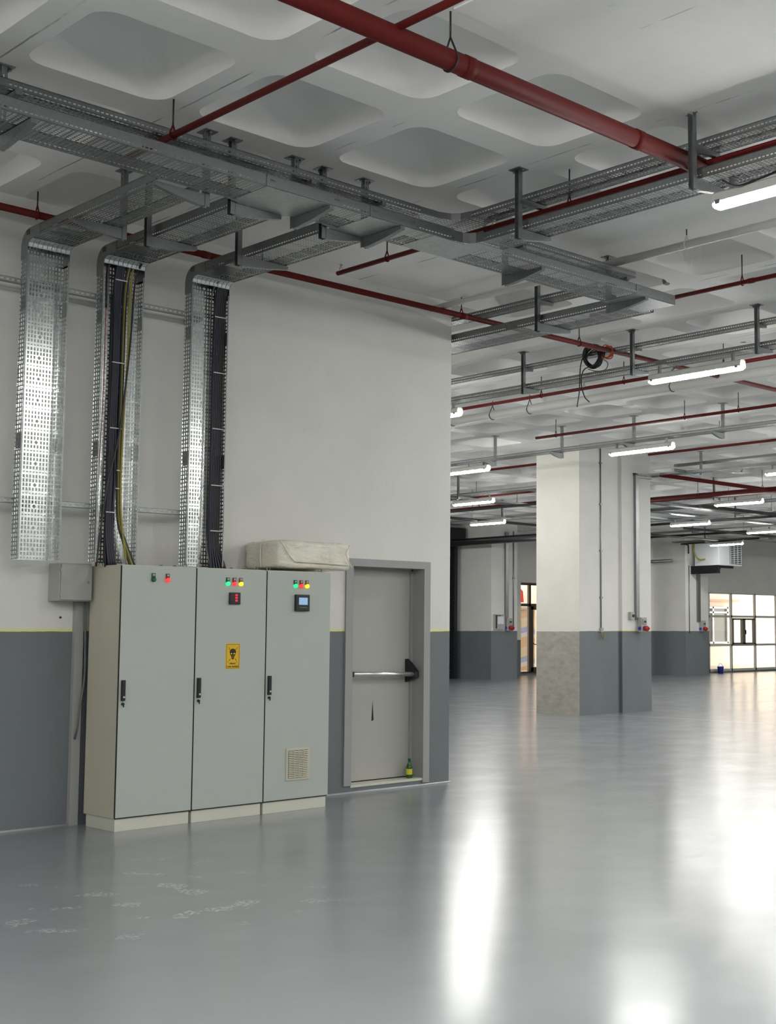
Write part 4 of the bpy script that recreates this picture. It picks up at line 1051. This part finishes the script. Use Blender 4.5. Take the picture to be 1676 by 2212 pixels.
cables('cable', 'short navy cable end at the top left of the middle wall tray', [([(5.435, YF-.06, ZB+.02), (5.43, YF-.005, ZB), (5.43, YC-.02, 4.55), (5.43, YC-.02, 4.25)], .010, 'navy')], [])
runs = []
for k in range(12):
    x = 6.488+(k % 6)*.0185; y = YC-(k//6)*.022
    runs.append(([(x, YF-.10, ZB+.03), (x, YF-.01, ZB+.01), (x, y-.02, 4.45), (x, y, 3.9), (x, y, 3.2), (x-.003, y, 2.5), (x-.005, y-.01, 2.32), (x-.01+.012*(k % 6), y-.05, 2.10)], .0105, 'navy' if k < 9 else 'cblack'))
cables('cable_bundle', 'flat pack of navy cables strapped along the right edge of the rightmost wall tray', runs, [(6.475, 6.595, YC-.045, z) for z in (4.35, 3.85, 3.35, 2.85, 2.45)])
cables('cable', 'thin grey cable down the middle of the rightmost wall tray', [([(6.46, YF-.06, ZB+.02), (6.452, YC-.03, 4.55), (6.45, YC-.01, 4.2), (6.452, YC-.01, 3.4), (6.448, YC-.01, 2.6), (6.45, YC-.03, 2.3), (6.49, YC-.07, 2.10)], .006, 'cgrey')], [])
# coil over the second tray line
def coil(cx, cy, cz, r, n, seed, rr, m):
    random.seed(seed); out = []
    for k in range(n):
        a0 = random.uniform(0, 6); rx = r*random.uniform(.8, 1.1); rz = r*random.uniform(.7, .95); ox = random.uniform(-.03, .03)
        out.append(([(cx+ox+.02*math.sin(a*2), cy+rx*math.cos(a+a0), cz+rz*math.sin(a+a0)) for a in [2*PI*q/12 for q in range(13)]], rr, m))
    return out
runs = coil(11.86, 10.37, 4.90, .15, 6, 4, .009, 'cblack')+coil(11.86, 10.36, 4.86, .12, 3, 8, .009, 'cblack')
runs += [([(11.85, 10.5, 4.95), (11.84, 10.56, 4.8), (11.84, 10.58, 4.5), (11.84, 10.62, 4.30)], .007, 'cblack'),
         ([(11.85, 10.30, 4.78), (11.84, 10.50, 4.75), (11.84, 10.55, 4.60), (11.84, 10.50, 4.42), (11.84, 10.42, 4.34)], .007, 'cblack'),
         ([(11.85, 10.45, 4.75), (11.83, 10.3, 4.70), (11.83, 10.15, 4.70), (11.83, 10.12, 4.78), (11.85, 10.25, 4.86)], .006, 'cgrey')]
cables('cable_coil', 'tangled black cable coil hanging from the second upper tray with loose tails', runs, [])
cables('cable_coil', 'smaller orange cable coil right beside the tangled black coil', coil(11.87, 10.16, 4.92, .085, 4, 5, .007, 'corange'), [])
b = MB(); b.tube(spline([(7.10, 5.05, 4.60), (7.16, 4.98, 4.56), (7.2, 4.85, 4.58), (7.24, 4.75, 4.61), (7.22, 4.6, 4.63)], 6), .008, 8)
tag(b.build('lamp_cable', M['cblack']), 'short black supply cable looping above the nearest lamp', 'cable')
b = MB(); b.tube(spline([(12.06, 9.45, 4.57), (12.02, 9.36, 4.54), (12.0, 9.30, 4.58), (12.02, 9.22, 4.64)], 6), .007, 8)
tag(b.build('lamp_cable', M['cgrey']), 'short grey supply cable above the lamp on the second tray line', 'cable')
for o in bpy.data.objects:
    if '_loc' in o: del o['_loc']
